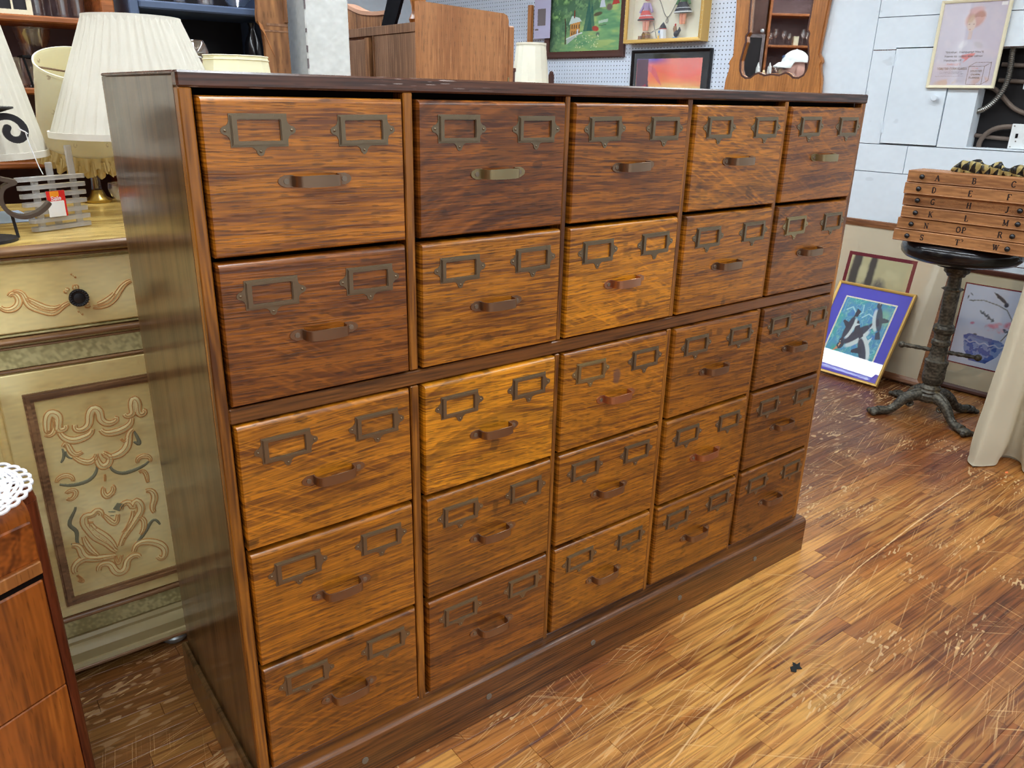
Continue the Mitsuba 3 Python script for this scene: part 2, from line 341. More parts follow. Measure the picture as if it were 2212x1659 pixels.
def floor_fn(p, n, uv):
    r = dr.floor(p.y / PLW); L = .26 + .5 * CR(r, 0, 5); k = dr.floor(p.x / L + 7 * CR(r, 0, 6)); t1, t2 = CR(r, k, 7), CR(r, k, 8)
    o = t2 * 31
    w = N_(p.x * 3 + o, p.y * 20) * .012
    g = N_((p.x + o) * 2.2, (p.y + w) * 190, o); f = N_((p.x + o) * 16, (p.y + w) * 420, o); b = FB((p.x + o) * 2.6, p.y * 34, o)
    lo = MX(S(84, 42, 22), S(120, 66, 26), t1); hi = MX(S(164, 102, 46), S(204, 146, 74), SS(.1, .9, t1))
    c = MX(lo, hi, SS(.22, .72, .36 * g + .28 * f + .36 * b))
    wear = FB(p.x * 1.5 + .3, p.y * 2.4, 4.0)                           # worn to bare yellow wood in patches, dark varnish left in others
    c = MX(c, S(222, 170, 88), .55 * SS(.38, .66, wear) * SS(.35, .7, N_(p.x * 9, p.y * 170, 2)))
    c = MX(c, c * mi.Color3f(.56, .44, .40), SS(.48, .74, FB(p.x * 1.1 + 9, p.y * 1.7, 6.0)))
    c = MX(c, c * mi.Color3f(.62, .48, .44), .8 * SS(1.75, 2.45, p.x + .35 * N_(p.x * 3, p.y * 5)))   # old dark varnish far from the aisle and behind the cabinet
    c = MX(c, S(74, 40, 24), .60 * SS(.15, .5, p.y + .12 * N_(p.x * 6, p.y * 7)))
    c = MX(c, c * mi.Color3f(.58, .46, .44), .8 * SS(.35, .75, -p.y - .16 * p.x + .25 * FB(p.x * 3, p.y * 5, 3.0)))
    dk = SS(.60, .72, FB((p.x + o) * 9, p.y * 60, 3.0)); c = c * (1 - .18 * dk)
    chip = SS(.74, .80, N_((p.x + .4 * p.y) * 46, (p.y - .3 * p.x) * 190, 3.1)) * SS(.56, .68, FB(p.x * 7, p.y * 9, 1.7))
    c = MX(c, S(214, 180, 130), .60 * chip)
    bare = SS(.60, .66, N_(p.x * 34, p.y * 120, 5.5)) * SS(.45, .6, N_(p.x * 6, p.y * 11, 2.5)) * SS(.32, .45, p.y); c = MX(c, S(176, 140, 100), .75 * bare)
    for ax, ay, fr, th in ((.95, .3, 1.0, .84), (.75, -.66, .8, .86), (.2, .98, .9, .87), (.99, .1, .6, .83)):   # fine scratches
        s = p.x * ax + p.y * ay; q = -p.x * ay + p.y * ax; s = s + .02 * N_(q * 30, s * 3)
        c = MX(c, S(226, 184, 126), .34 * SS(th, th + .05, N_(s * 7 * fr, q * 420 * fr, 9.0)) * SS(.42, .62, N_(s * 4, q * 7, 2.0)))
    d = seg_d(p, SCR[0], SCR[1])
    for i in range(1, len(SCR) - 1): d = dr.minimum(d, seg_d(p, SCR[i], SCR[i + 1]))
    c = MX(c, S(226, 186, 132), .75 * (1 - SS(.0015, .0045, d + .002 * N_(p.x * 70, p.y * 70))))
    d2 = dr.minimum(seg_d(p, (.43, -.149), (.55, -.143)), seg_d(p, (.55, -.143), (.705, -.12)))
    c = MX(c, S(84, 48, 38), .8 * (1 - SS(.002, .005, d2)))
    return c
def floor_bump(p, n, uv): return .0005 * N_(p.x * 5, p.y * 30) + .00025 * N_(p.x * 20, p.y * 300) + .0006 * FB(p.x * 9, p.y * 12)
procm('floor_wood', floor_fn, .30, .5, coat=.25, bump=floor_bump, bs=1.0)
flat('floor_joint', S(54, 30, 18), .7, .2)
# ------------------------------------------------------------------ room
KW = math.hypot(1, .105)
WT = np.array([-.105, 1, 0]) / KW; WN = np.array([-1, -.105, 0]) / KW; WO = np.array([3.9, 0, 0])
WALL = frame4(WO, WT, (0, 0, 1), WN)                                   # local: s along the wall, z up, outwards into the room
def wl(poly, d, off=0.0): return xf(mv(ext(poly, d), 0, 0, off), WALL)
def wbox(s0, s1, z0, z1, o0, o1, c=0.0): return xf(bx(s0, s1, z0, z1, o0, o1, c), WALL)

struct('ceiling', bx(-3.0, 5.2, -4.8, 5.4, CEIL, CEIL + .1), 'ceiling_white', 'white shop ceiling')
struct('wall_left', bx(-3.0, -2.9, -4.8, 5.4, 0, CEIL), 'raw_brown', 'brown boarded shop wall at the far left')
struct('wall_front', bx(-2.9, 5.0, -4.8, -4.7, 0, CEIL), 'wall_paint', 'shop wall behind the camera')
struct('wall_back', bx(-2.9, 4.6, 5.2, 5.3, 0, CEIL), 'wall_paint', 'far white shop wall')
# right wall: painted boards with open joints, an access panel with a small door, an open niche full of conduit
NICHE = (0.22, 0.652, 1.190, 1.640)
w = struct('wall_right', wbox(-5.0, 5.4, 0, CEIL, -.16, -.10), 'wall_paint', 'white painted board wall on the right')
hole = sbox(NICHE[0], NICHE[2], NICHE[1], NICHE[3]); door = sbox(.792, 1.187, 1.074, 1.648)
g = .0016
def board(poly, d=.10, off=-.10): part(w, 'wall_board', wl(poly, d, off), 'wall_paint')
board(sbox(-5.0, 0, 5.4, 1.040 - g))
board(sbox(-5.0, 1.040 + g, .928 - g, 1.182 - g)); board(sbox(.928 + g, 1.040 + g, 5.4, 1.182 - g))
board(sbox(1.194 + g, 1.182 + g, 5.4, CEIL))
board(sbox(.30, 1.182 + g, 1.194 - g, 1.795 - g).difference(hole.buffer(.0)).difference(door.buffer(.003, join_style=2)))
board(sbox(-5.0, 1.182 + g, .30 - g, CEIL).difference(hole)); board(sbox(.30 + g, 1.795 + g, 1.194 - g, CEIL))
d_ = part(w, 'access_door', wl(door.buffer(-.0022, join_style=2), .022, -.016), 'wall_paint', label='small flush white access door')
part(d_, 'knob', xf(lathe([(0, 0), (.011, 0), (.010, .012), (.015, .016), (.0165, .024), (.013, .030), (0, .031)], 24), frame4(WO + WT * .835 + np.array([0, 0, 1.414]) + WN * .006, WT, (0, 0, 1), WN)), 'white_paint', 40, label='round white knob')
for z in (1.592, 1.266): part(d_, 'hinge', cat(wbox(1.066, 1.080, z - .028, z + .028, .006, .009), xf(cyl(.0035, .058, (0, 0, 0), 'y', 12), frame4(WO + WT * 1.074 + np.array([0, 0, z]) + WN * .010, WT, (0, 0, 1), WN))), 'white_paint')
part(w, 'niche_lining', cat(wbox(NICHE[0], NICHE[2], NICHE[1], NICHE[3], -.0995, -.097), wbox(NICHE[2] - .004, NICHE[2], NICHE[1], NICHE[3], -.098, -.012)), 'near_black', label='dark open recess in the wall')
part(w, 'niche_edge', cat(wbox(NICHE[0], NICHE[2] + .002, NICHE[1] - .003, NICHE[1], -.02, .0012), wbox(NICHE[0], NICHE[2], NICHE[3], NICHE[3] + .003, -.02, .0012)), 'floor_joint')
pb = part(w, 'pegboard', wbox(1.70, 5.30, .9, CEIL - .02, .0, .006), 'peg_paint', label='white pegboard panel with rows of holes')
part(w, 'trim_strip', wbox(1.72, 1.75, .9, CEIL - .02, .006, .010), 'white_paint')

def wpt(s, z, o=0.0): return WO + WT * s + np.array([0, 0, z]) + WN * o
# conduit and a switch box in the niche
def conduit(pts, r, m, label, ribbed=False):
    P = spline([wpt(*q) for q in pts], 90 if ribbed else 40)
    R = r * (1 + (.13 * np.cos(np.arange(len(P)) * np.pi) if ribbed else 0))
    return whole('conduit', tube(P, R, 12), m, label, 'conduit', 40 if not ribbed else 25)
conduit([(.553, 1.66, -.045), (.551, 1.60, -.035), (.545, 1.50, -.03), (.572, 1.42, -.032), (.612, 1.375, -.04), (.66, 1.355, -.06)], .0125, 'steel', 'shiny ribbed metal conduit curving down the left of the wall recess', True)
conduit([(.66, 1.47, -.08), (.60, 1.455, -.08), (.52, 1.385, -.08), (.46, 1.355, -.08), (.40, 1.35, -.08), (.22, 1.35, -.08)], .011, 'conduit_rust', 'dull brown conduit sagging across the middle of the wall recess')
conduit([(.62, 1.19, -.075), (.61, 1.235, -.07), (.57, 1.275, -.065), (.52, 1.29, -.06), (.478, 1.292, -.06)], .012, 'conduit_rust', 'grey brown conduit arching up to the switch box')
conduit([(.65, 1.245, -.085), (.56, 1.238, -.085), (.478, 1.234, -.085)], .010, 'conduit_rust', 'straight grey conduit low in the wall recess behind the arched one')
conduit([(.60, 1.57, -.085), (.53, 1.565, -.085), (.472, 1.562, -.085)], .010, 'conduit_rust', 'straight grey conduit high in the wall recess, upper of two')
conduit([(.60, 1.50, -.088), (.53, 1.495, -.088), (.472, 1.492, -.088)], .010, 'conduit_rust', 'straight grey conduit high in the wall recess, lower of two')
sb = thing('switch_box', 'metal switch box with cover plate at the bottom of the wall recess', 'switch box')
part(sb, 'box', wbox(.36, .476, 1.197, 1.300, -.09, -.035, .004), 'galvanised')
part(sb, 'cover_plate', wbox(.352, .482, 1.192, 1.306, -.036, -.030, .003), 'panel_white')
part(sb, 'toggle', cat(wbox(.448, .458, 1.242, 1.262, -.030, -.0285), wbox(.450, .456, 1.250, 1.258, -.030, -.018, .002)), 'black_matte', label='black switch toggle')
for s, z in ((.470, 1.296), (.470, 1.202), (.452, 1.228), (.366, 1.296)): part(sb, 'screw', xf(cyl(.003, .003, (0, 0, 0), 'z', 10), frame4(wpt(s, z, -.0288), WT, (0, 0, 1), WN)), 'steel')
sb2 = thing('junction_box', 'metal junction box high at the right of the wall recess', 'junction box')
part(sb2, 'box', wbox(.33, .470, 1.462, 1.60, -.09, -.04, .004), 'galvanised'); part(sb2, 'cover_plate', wbox(.325, .476, 1.458, 1.604, -.041, -.036, .002), 'panel_white')

# ceiling strip lights
for i, (x, y) in enumerate(STRIPS):
    f = thing('ceiling_light', 'white fluorescent strip light in a row on the shop ceiling', 'ceiling light', 'fluorescent strips on the ceiling')
    part(f, 'housing', cat(bx(x - .16, x + .16, y - .64, y + .64, CEIL - .035, CEIL, .008), bx(x - .17, x - .15, y - .64, y + .64, CEIL - .07, CEIL - .03, .003), bx(x + .15, x + .17, y - .64, y + .64, CEIL - .07, CEIL - .03, .003)), 'ceiling_white')
    k = part(f, 'diffuser', bx(x - .10, x + .10, y - .61, y + .61, CEIL - .055, CEIL - .0355), 'strip_glow_0')
    scene[k]['emitter'] = {'type': 'area', 'radiance': {'type': 'rgb', 'value': [v * LAMP for v in STRIP_RADIANCE]}}

# ------------------------------------------------------------------ floor of narrow wooden strips
fl = struct('floor', bx(-3.0, 5.0, -4.8, 5.4, -.12, -.006), 'floor_joint', 'worn wooden strip floor')
planks = []
VIS = Polygon([(.25, -.02), (.2, -.35), (1.2, -1.05), (1.75, -1.05), (3.35, -.35), (3.95, .1), (3.85, 1.35), (1.75, .75), (1.75, -.03)]).union(Polygon([(-.75, .15), (-.05, .15), (.1, .9), (-.75, .9)]))
for r in range(-40, 48):
    L = .26 + .5 * float(np_cell(r, 0, 5)); o = 7 * float(np_cell(r, 0, 6))
    k0, k1 = math.floor(-1.0 / L + o), math.floor(4.2 / L + o)
    for k in range(k0, k1 + 1):
        x0, x1 = (k - o) * L, (k + 1 - o) * L
        cx, cy = (x0 + x1) / 2, (r + .5) * PLW
        seen = VIS.intersects(sbox(x0, r * PLW, x1, (r + 1) * PLW))
        z = -.0006 * float(np_cell(r, k, 21))
        m = bx(x0 + .0003, x1 - .0003, r * PLW + .00025, (r + 1) * PLW - .00025, -.006, z, .0006)
        d = np.linalg.norm(np.array([cx, cy, 0]) - CAM)
        planks.append(((not seen) * 100 + d, m))
planks.sort(key=lambda q: q[0])
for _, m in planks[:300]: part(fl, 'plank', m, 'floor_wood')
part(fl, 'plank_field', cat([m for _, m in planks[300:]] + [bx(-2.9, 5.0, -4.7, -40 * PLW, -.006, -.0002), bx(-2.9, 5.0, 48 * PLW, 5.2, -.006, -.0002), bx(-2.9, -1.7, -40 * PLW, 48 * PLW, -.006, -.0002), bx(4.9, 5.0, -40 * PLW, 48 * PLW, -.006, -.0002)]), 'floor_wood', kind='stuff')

# ------------------------------------------------------------------ the oak file cabinet
fc = thing('file_cabinet', 'large dark oak file cabinet with twenty-five drawers, brass pulls and label holders', 'file cabinet')
X0, X1, H = -.022, 1.743, 1.400
part(fc, 'side_panel', bx(X0, X0 + .020, .030, .515, .001, 1.3935, .001), 'side_wood', label='greenish brown varnished pine side')
part(fc, 'side_panel', bx(X1 - .020, X1, .030, .515, .001, 1.378, .001), 'side_wood')
part(fc, 'top_board', cat(bx(X0, X1 + .001, .030, .518, 1.394, H, .002), bx(X0 + .0205, X1 + .001, .030, .518, 1.378, 1.394)), 'oak_top')
part(fc, 'top_rail', bx(X0 - .001, X1 + .002, .006, .0298, 1.3775, H, .003), 'oak_top')
part(fc, 'back_panel', bx(X0 + .02, X1 - .02, .50, .512, .12, 1.378), 'oak_rail')
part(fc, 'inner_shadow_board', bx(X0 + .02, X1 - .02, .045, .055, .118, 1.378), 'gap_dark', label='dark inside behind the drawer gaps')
part(fc, 'stile', bx(X0, -.003, .008, .030, .118, 1.378, .002), 'oak_stile'); part(fc, 'stile', bx(1.7235, X1, .008, .030, .118, 1.378, .002), 'oak_stile')
for i in range(4):
    a, b = XR[i] + .004, XL[i + 1] - .004
    for z0, z1 in ((.119, .8605), (.892, 1.378)): part(fc, 'divider', bx(a, b, .008, .045, z0, z1, .002), 'oak_stile')
part(fc, 'rail', bx(-.003, 1.7235, .008, .045, .8625, .8900, .002), 'oak_rail'); part(fc, 'rail', bx(-.003, 1.7235, .009, .045, .114, .129, .002), 'oak_rail')
prof = Polygon([(-.020, .0005), (-.020, .104), (-.0185, .110), (-.014, .1155), (-.008, .118), (.03, .118), (.03, .0005)])
base_m = xf(ext(prof, X1 - X0 + .030), frame4((X0 - .014, 0, 0), (0, 1, 0), (0, 0, 1), (1, 0, 0)))
bb = part(fc, 'base_board', base_m, 'oak_rail', 25)
part(fc, 'base_side', bx(X0 - .014, X0 - .0005, .030, .520, .0005, .112, .004), 'side_wood'); part(fc, 'base_side', bx(X1 + .0005, X1 + .016, .030, .52, .0005, .118, .004), 'oak_rail')
for x in (.184, .502, .83, 1.16, 1.50): part(bb, 'screw_plug', cyl(.0075, .004, (x, -.0203, .062), 'y', 20), 'plug_gray')

# label holder (local: x,z centre of its window; y=0 is the drawer face)
hw, hh = .0435, .0235
outer = sbox(-hw, -hh, hw, hh)
def ear(x, z, ang):
    e = Polygon([(-.014, 0), (-.010, .0015), (-.0065, .005), (-.0055, .009), (-.003, .012), (0, .013), (.003, .012), (.0055, .009), (.0065, .005), (.010, .0015), (.014, 0)])
    return affinity.translate(affinity.rotate(e, ang, origin=(0, 0)), x, z)
plate = unary_union([outer, ear(-hw, 0, 90), ear(hw, 0, -90), ear(0, -hh, 180)])
win = sbox(-hw + .0115, -hh + .0085, hw - .0115, hh - .0085).buffer(-.002).buffer(.002)
ringp = outer.buffer(-.0022, join_style=2).difference(win)
def bevel_ring(po, d, y):                                             # raised frame with a sloped outer edge
    a = ext_xz(po, d * .5, y); b = ext_xz(po.buffer(-.0012, join_style=2), d * .5, y - d * .5); return cat(a, b)
holder = cat(ext_xz(plate.difference(win), .0013), bevel_ring(ringp, .0034, -.0013))
pins = cat([mv(ball(.0022, sub=1, s=(1, .7, 1)), x, -.0016, z) for x, z in ((-hw - .0065, 0), (hw + .0065, 0), (0, -hh - .0065))])
HOLD = mikit.ply(cat(holder, pins), 'holder_metal')
# bow pull
path = spline([(-.0375, -.0018), (-.0372, -.0100), (-.033, -.0195), (-.020, -.0235), (0, -.0245), (.020, -.0235), (.033, -.0195), (.0372, -.0100), (.0375, -.0018)], 60)
strap = LineString(path).buffer(.0014, cap_style=2)
bow = xf(ext(strap, .0165), frame4((0, 0, -.00825), (1, 0, 0), (0, 1, 0), (0, 0, 1)))
v = bow.vertices.copy(); v[:, 2] *= np.where(np.abs(v[:, 0]) < .034, 1.0 + .10 * np.cos(v[:, 0] / .034 * 1.57), 1.0); bow.vertices = v
def foot(s):
    p = Polygon([(.0365, -.0092), (.0500, -.0092), (.0540, -.0072), (.0570, -.006), (.0600, -.003), (.0608, 0), (.0600, .003), (.0570, .006), (.0540, .0072), (.0500, .0092), (.0365, .0092)])
    p = affinity.scale(p, s, 1, origin=(0, 0)); sc = cyl(.0044, .0016, (s * .048, -.0030, 0), 'y', 20)
    slot = rot(bx(s * .048 - .0042, s * .048 + .0042, -.0041, -.0037, -.0005, .0005), 50 if s > 0 else 30, (0, 1, 0), (s * .048, 0, 0))
    return ext_xz(p, .0024), cat(sc, slot)
fa, sa = foot(-1); fb, sb_ = foot(1)
PULL = mikit.ply(cat(bow, fa, fb), 'bronze', 30); SCREW = [mikit.ply(sa, 'steel'), mikit.ply(sb_, 'steel')]
for r in range(5):
    for c in range(5):
        x0, x1, z0, z1 = XL[c], XR[c], ZB[r], ZT[r]
        zt = z1 - .006 if r == 0 else z1
        e = .0055; a = (.0012 * math.sin(7 * r + 3 * c))
        pts = []
        for X, sx in ((x0 + .0016, 1), (x1 - .0016, -1)):
            pts += [(X, .022, z0 + .0025), (X, .022, zt), (X, .004, z0 + .0025), (X, .0065, zt - .0004), (X + sx * .0015, .0008, z0 + .0045), (X + sx * .0035, 0, z0 + .0075)]
            pts += [(X + sx * (.0015 + .0015 * math.sin(t)), .0065 - .0065 * math.sin(t), zt - .0085 + .0081 * math.cos(t)) for t in np.linspace(.2, math.pi / 2, 6)]
        P = np.array(pts); P[:, 1] += a
        d = part(fc, 'drawer', trimesh.convex.convex_hull(P), 'oak_front', 22)
        for hx in (.084, .2545):
            jx, jz, jr = rng.normal(0, .0012), rng.normal(0, .001), rng.normal(0, .5)
            part(d, 'label_holder', HOLD, 'holder_metal' if (r, c, hx) not in ((2, 2, .084), (1, 4, .084)) else 'brass_old', to=T().translate([x0 + hx + jx, a - .0001, z1 - .0535 + jz]).rotate([0, 1, 0], jr))
        pm = 'bronze_light' if (r, c) in ((2, 2), (1, 2), (3, 3)) else 'brass_old' if (r, c) in ((0, 4), (0, 1)) else 'bronze'
        part(d, 'pull', PULL, pm, to=T().translate([x0 + .167 + rng.normal(0, .001), a - .0001, z1 - .1290 + rng.normal(0, .001)]).rotate([0, 1, 0], rng.normal(0, .6)))
        for q in SCREW: part(d, 'screw', q, 'screw_steel', to=scene[list(scene)[-1]]['to_world'] if q is SCREW[1] else scene[list(scene)[-1]]['to_world'])
RT = [[(-209,652),(-205,681),(-195,693),(-188,689),(-186,667),(-186,651),(-176,651),(-173,658)],[(-215,646),(-206,643),(-198,649),(-195,679)],[(-187,645),(-179,629),(-163,619),(-145,620),(-129,626),(-122,637)],[(-155,655),(-152,642),(-139,641),(-128,649),(-120,676),(-111,685),(-103,678),(-101,656),(-92,645),(-77,643),(-68,650),(-73,654)],[(-105,631),(-96,621),(-78,618),(-59,621),(-43,630),(-37,644)],[(-50,657),(-44,651),(-35,654),(-30,681),(-25,689),(-21,682),(-21,657),(-16,649),(-7,653),(-10,659)],[(-186,609),(-179,615),(-174,600),(-166,585),(-150,587)],[(-169,580),(-156,565),(-137,558),(-125,568),(-123,574)],[(-108,573),(-97,560),(-81,559),(-67,565),(-54,581),(-44,611),(-37,616)],[(-67,598),(-59,591),(-51,600)],[(-123,568),(-122,551),(-113,539),(-102,543),(-98,561),(-108,572)],[(-212,526),(-206,535),(-193,538),(-180,528),(-180,520)],[(-39,528),(-35,540),(-23,542),(-12,534),(-12,524)],[(-198,493),(-190,497),(-180,494),(-185,479),(-198,480)],[(-40,502),(-31,503),(-25,488),(-24,471)],[(-119,485),(-123,473),(-117,461),(-107,465),(-103,484)],[(-113,518),(-115,501)],[(-32,449),(-21,446),(-15,427),(-22,405),(-20,386)],[(-137,414),(-135,423),(-143,431),(-155,423),(-168,424),(-174,410),(-168,387),(-158,364),(-138,339),(-125,317),(-118,308)],[(-161,399),(-153,379),(-140,361),(-127,339),(-119,318)],[(-93,417),(-86,430),(-72,429),(-66,415),(-59,428),(-49,413),(-58,388),(-76,366),(-96,342),(-107,321)],[(-67,405),(-77,374),(-97,353)],[(-132,414),(-123,400),(-113,386),(-101,406)],[(-208,357),(-195,349),(-189,323),(-154,303),(-122,298)],[(-212,283),(-208,303),(-190,313),(-167,305),(-149,301)],[(-209,261),(-202,255),(-209,275)],[(-163,271),(-151,285),(-138,280),(-128,255),(-118,247),(-106,253),(-97,275),(-79,283),(-70,274)],[(-80,294),(-63,313),(-41,308),(-22,295),(-10,269),(-18,253),(-29,261)],[(-62,386),(-49,375),(-49,354),(-60,336)],[(-181,372),(-175,342),(-158,312)],[(-171,405),(-155,403)],[(-166,383),(-150,385)],[(-150,364),(-139,367)],[(-137,343),(-130,354)],[(-59,403),(-52,397)],[(-73,383),(-63,376)],[(-88,360),(-77,353)],[(-99,340),(-91,337)],[(-122,298),(-119,276),(-108,294)]]
RG = [[(-196,571),(-188,585),(-188,604)],[(-182,596),(-181,583),(-172,575)],[(-207,519),(-188,511),(-165,509),(-143,515),(-129,531),(-126,543)],[(-99,535),(-92,520),(-75,510),(-55,510),(-35,514),(-14,525)],[(-185,453),(-195,433),(-203,409),(-194,393),(-195,370),(-185,346)],[(-82,302),(-62,323),(-41,348),(-27,364),(-12,348)],[(-40,584),(-32,576),(-36,609)],[(-209,361),(-199,358),(-189,340)],[(-124,540),(-105,539)],[(-120,419),(-105,414)],[(-119,408),(-109,405)],[(-118,401),(-113,396)]]
RD = [[(-247,944),(-233,936),(-217,943),(-212,957),(-220,970),(-228,965)],[(-219,973),(-205,968),(-197,943),(-178,928),(-154,919),(-136,929),(-122,936)],[(-77,921),(-55,921),(-36,931),(-19,951),(7,970)],[(-199,956),(-181,941),(-160,929),(-138,932)],[(-68,926),(-47,932),(-31,946)],[(-105,993),(-104,994)],[(-105,974),(-104,968),(-103,971)],[(-125,966),(-120,961)],[(-104,910),(-103,911)],[(-93,926),(-82,927)]]
len_ = lambda P: float(np.linalg.norm(np.diff(P, axis=0), axis=1).sum())
def carve(parent, name, P, w, m):
    """a low carved ribbon with painted outlines"""
    t = np.gradient(P, axis=0); t /= np.linalg.norm(t, axis=1, keepdims=True) + 1e-9; nrm = np.c_[-t[:, 2], t[:, 1] * 0, t[:, 0]]
    k = np.sin(np.linspace(.30, 2.84, len(P)))[:, None]; W = w * (.35 + .65 * k)
    base = tube(P, (W * .95)[:, 0], 8); v = base.vertices.copy(); v[:, 1] = P[0][1] + (v[:, 1] - P[0][1]) * .32; base.vertices = v
    part(parent, name, base, 'relief_cream' if m == 'tan_relief' else m, True)
    if m == 'tan_relief': part(parent, 'painted_edge', cat(tube(P + nrm * W - (0, .0006, 0), .0013, 5), tube(P - nrm * W * .9 - (0, .0006, 0), .0017, 5), tube(P + nrm * W * .1 - (0, W.max() * .32, 0), .0009, 5)), m, True)
# ------------------------------------------------------------------ cream painted buffet behind the file cabinet (front at BY)
BY = .70
buf = thing('buffet', 'cream painted buffet with carved swags, brown mouldings and black knobs', 'buffet')
BX0, BX1, BB = -.98, .60, 1.34
part(buf, 'body', bx(BX0, BX1, BY + .004, BB, .055, 1.045), 'cream_paint')
topp = Polygon([(-.030, 1.052), (-.026, 1.047), (-.012, 1.047), (-.006, 1.042), (.65, 1.042), (.65, 1.072), (-.018, 1.072), (-.026, 1.069), (-.031, 1.062)])
part(buf, 'top', xf(ext(topp, BX1 - BX0 + .05), frame4((BX0 - .025, BY, 0), (0, 1, 0), (0, 0, 1), (1, 0, 0))), 'buffet_top', 25)
def hmould(name, z0, z1, d, m='mould_brown', y=None):
    y = BY if y is None else y; zc, h = (z0 + z1) / 2, (z1 - z0) / 2
    p = Polygon([(-d * math.sin(t) if 0 < t < math.pi else 0, zc - h * math.cos(t)) for t in np.linspace(0, math.pi, 13)] + [(.006, z1), (.006, z0)])
    return part(buf, name, xf(ext(p, BX1 - BX0 + 2 * d), frame4((BX0 - d, y, 0), (0, 1, 0), (0, 0, 1), (1, 0, 0))), m, 40)
hmould('top_moulding', 1.049, 1.069, .012, y=BY - .026)
hmould('cove_moulding', 1.031, 1.043, .009, 'green_paint'); hmould('cove_moulding', 1.036, 1.047, .014)
hmould('bead_moulding', .858, .874, .014); hmould('bead_moulding', .875, .882, .008, 'green_paint')
part(buf, 'frieze', bx(BX0, BX1, BY - .002, BY + .006, .806, .848), 'green_paint', label='green mottled frieze band')
hmould('thin_moulding', .848, .853, .005); hmould('thin_moulding', .797, .804, .007)
hmould('thin_moulding', .150, .166, .008); part(buf, 'base_band', bx(BX0, BX1, BY - .002, BY + .006, .108, .150), 'green_paint', label='green mottled base band')
basep = Polygon([(.006, .028), (-.034, .028), (-.036, .036), (-.032, .044), (-.027, .046), (-.026, .070), (-.018, .082), (-.010, .088), (-.010, .096), (-.004, .104), (.006, .104)])
part(buf, 'base_moulding', xf(ext(basep, BX1 - BX0 + .05), frame4((BX0 - .025, BY, 0), (0, 1, 0), (0, 0, 1), (1, 0, 0))), 'base_gray', 25, label='grey green base moulding')
part(buf, 'base_edge', bx(BX0 - .026, BX1 + .026, BY - .0385, BY + .02, .026, .035, .002), 'mould_brown')
for x in (-.93, -.018, .54):
    for y in (BY - .004, BB - .06): part(buf, 'bun_foot', lathe([(0, 0), (.024, 0), (.034, .010), (.036, .020), (.030, .028), (.024, .030), (0, .030)], 24, (x, y, .0005)), 'galvanised', 40)
for x0, x1, knobs in ((-.292, .30, (-.104, .19)), (-.93, -.312, (-.80, -.44))):
    dw = part(buf, 'drawer', bx(x0, x1, BY - .010, BY + .010, .884, 1.028, .003), 'cream_paint')
    if x0 > -.5:
        for i, c in enumerate(RD):
            P = spline([(a / 1000, BY - .0105, b / 1000) for a, b in c], 30)
            carve(dw, 'carved_scroll', P, .0062, 'tan_relief')
    for kx in knobs:
        k = lathe([(0, 0), (.009, 0), (.008, .010), (.012, .013), (.0185, .017), (.0195, .021), (.017, .025), (.012, .0245), (.011, .026), (0, .0275)], 32)
        rope = cat([ball(.0024, (.0165 * math.cos(t), .0165 * math.sin(t), .0245), 1, (1.5, .9, .8)) for t in np.linspace(0, 2 * math.pi, 21)[:-1]])
        part(dw, 'knob', xf(cat(k, rope), frame4((kx, BY - .010, .949), (1, 0, 0), (0, 0, 1), (0, -1, 0))), 'knob_black', 40, label='round black rope-edged knob')
for x0, x1 in ((-.284, .055), (.062, .40), (-.66, -.300)):
    dd = part(buf, 'door', bx(x0, x1, BY - .008, BY + .008, .170, .794, .002), 'cream_paint')
    a0, a1, b0, b1 = x0 + .040, x1 - .021, .200, .748
    if x0 < -.5: a0, a1 = x0 + .03, x1 - .03
    po = sbox(a0, b0, a1, b1); pi = po.buffer(-.020, join_style=2)
    part(dd, 'panel_moulding', cat(ext_xz(po.buffer(-.001).difference(pi), .006, BY - .008), ext_xz(po.buffer(-.005, join_style=2).difference(po.buffer(-.013, join_style=2)), .005, BY - .014)), 'mould_brown')
    if x0 == -.284:
        for name, L, m in (('carved_swag', RT, 'tan_relief'), ('shaded_leaf', RG, 'gray_relief')):
            for c in L:
                P = spline([(a / 1000, BY - .0085, b / 1000) for a, b in c], 34)
                carve(dd, name, P, min(.0090, .10 * len_(P)) if m == 'tan_relief' else min(.0048, .10 * len_(P)), m)
        dm = Polygon([(-.098, .4365), (-.083, .430), (-.096, .414), (-.109, .424)])
        part(dd, 'diamond', ext_xz(dm, .003, BY - .008), 'gray_relief')

# ------------------------------------------------------------------ walnut vanity at the left edge, turned towards the camera
van = thing('vanity_cabinet', 'glossy walnut waterfall vanity cabinet with burl drawer, cut off at left edge', 'cabinet')
va = math.radians(26); VU = np.array([math.cos(va), math.sin(va), 0]); VN = np.array([-math.sin(va), math.cos(va), 0])
VF = frame4((-.262, .300, 0), VU, VN, (0, 0, 1))                       # local: x right along the front (0 at the right edge), y back, z up
VH, VD = .700, .36
def vx(m): return xf(m, VF)
cor = Polygon([(-.52, 0)] + [(-.030 + .030 * math.sin(t), .030 - .030 * math.cos(t)) for t in np.linspace(0, math.pi / 2, 9)] + [(0, VD), (-.52, VD)])
part(van, 'body', vx(mv(ext(cor.buffer(-.002), VH - .10), 0, .004, .05)), 'walnut_edge', 25)
part(van, 'plinth', vx(bx(-.50, -.02, .03, VD - .02, .001, .052)), 'dark_red_wood')
wf = Polygon([(0.0, .56)] + [(.045 - .045 * math.cos(t), VH - .045 + .045 * math.sin(t)) for t in np.linspace(0, math.pi / 2, 9)] + [(VD, VH), (VD, VH - .05), (.04, VH - .05), (.02, .56)])
part(van, 'waterfall_top', vx(xf(ext(wf, .49), frame4((-.52, 0, 0), (0, 1, 0), (0, 0, 1), (1, 0, 0)))), 'walnut_z', 30)
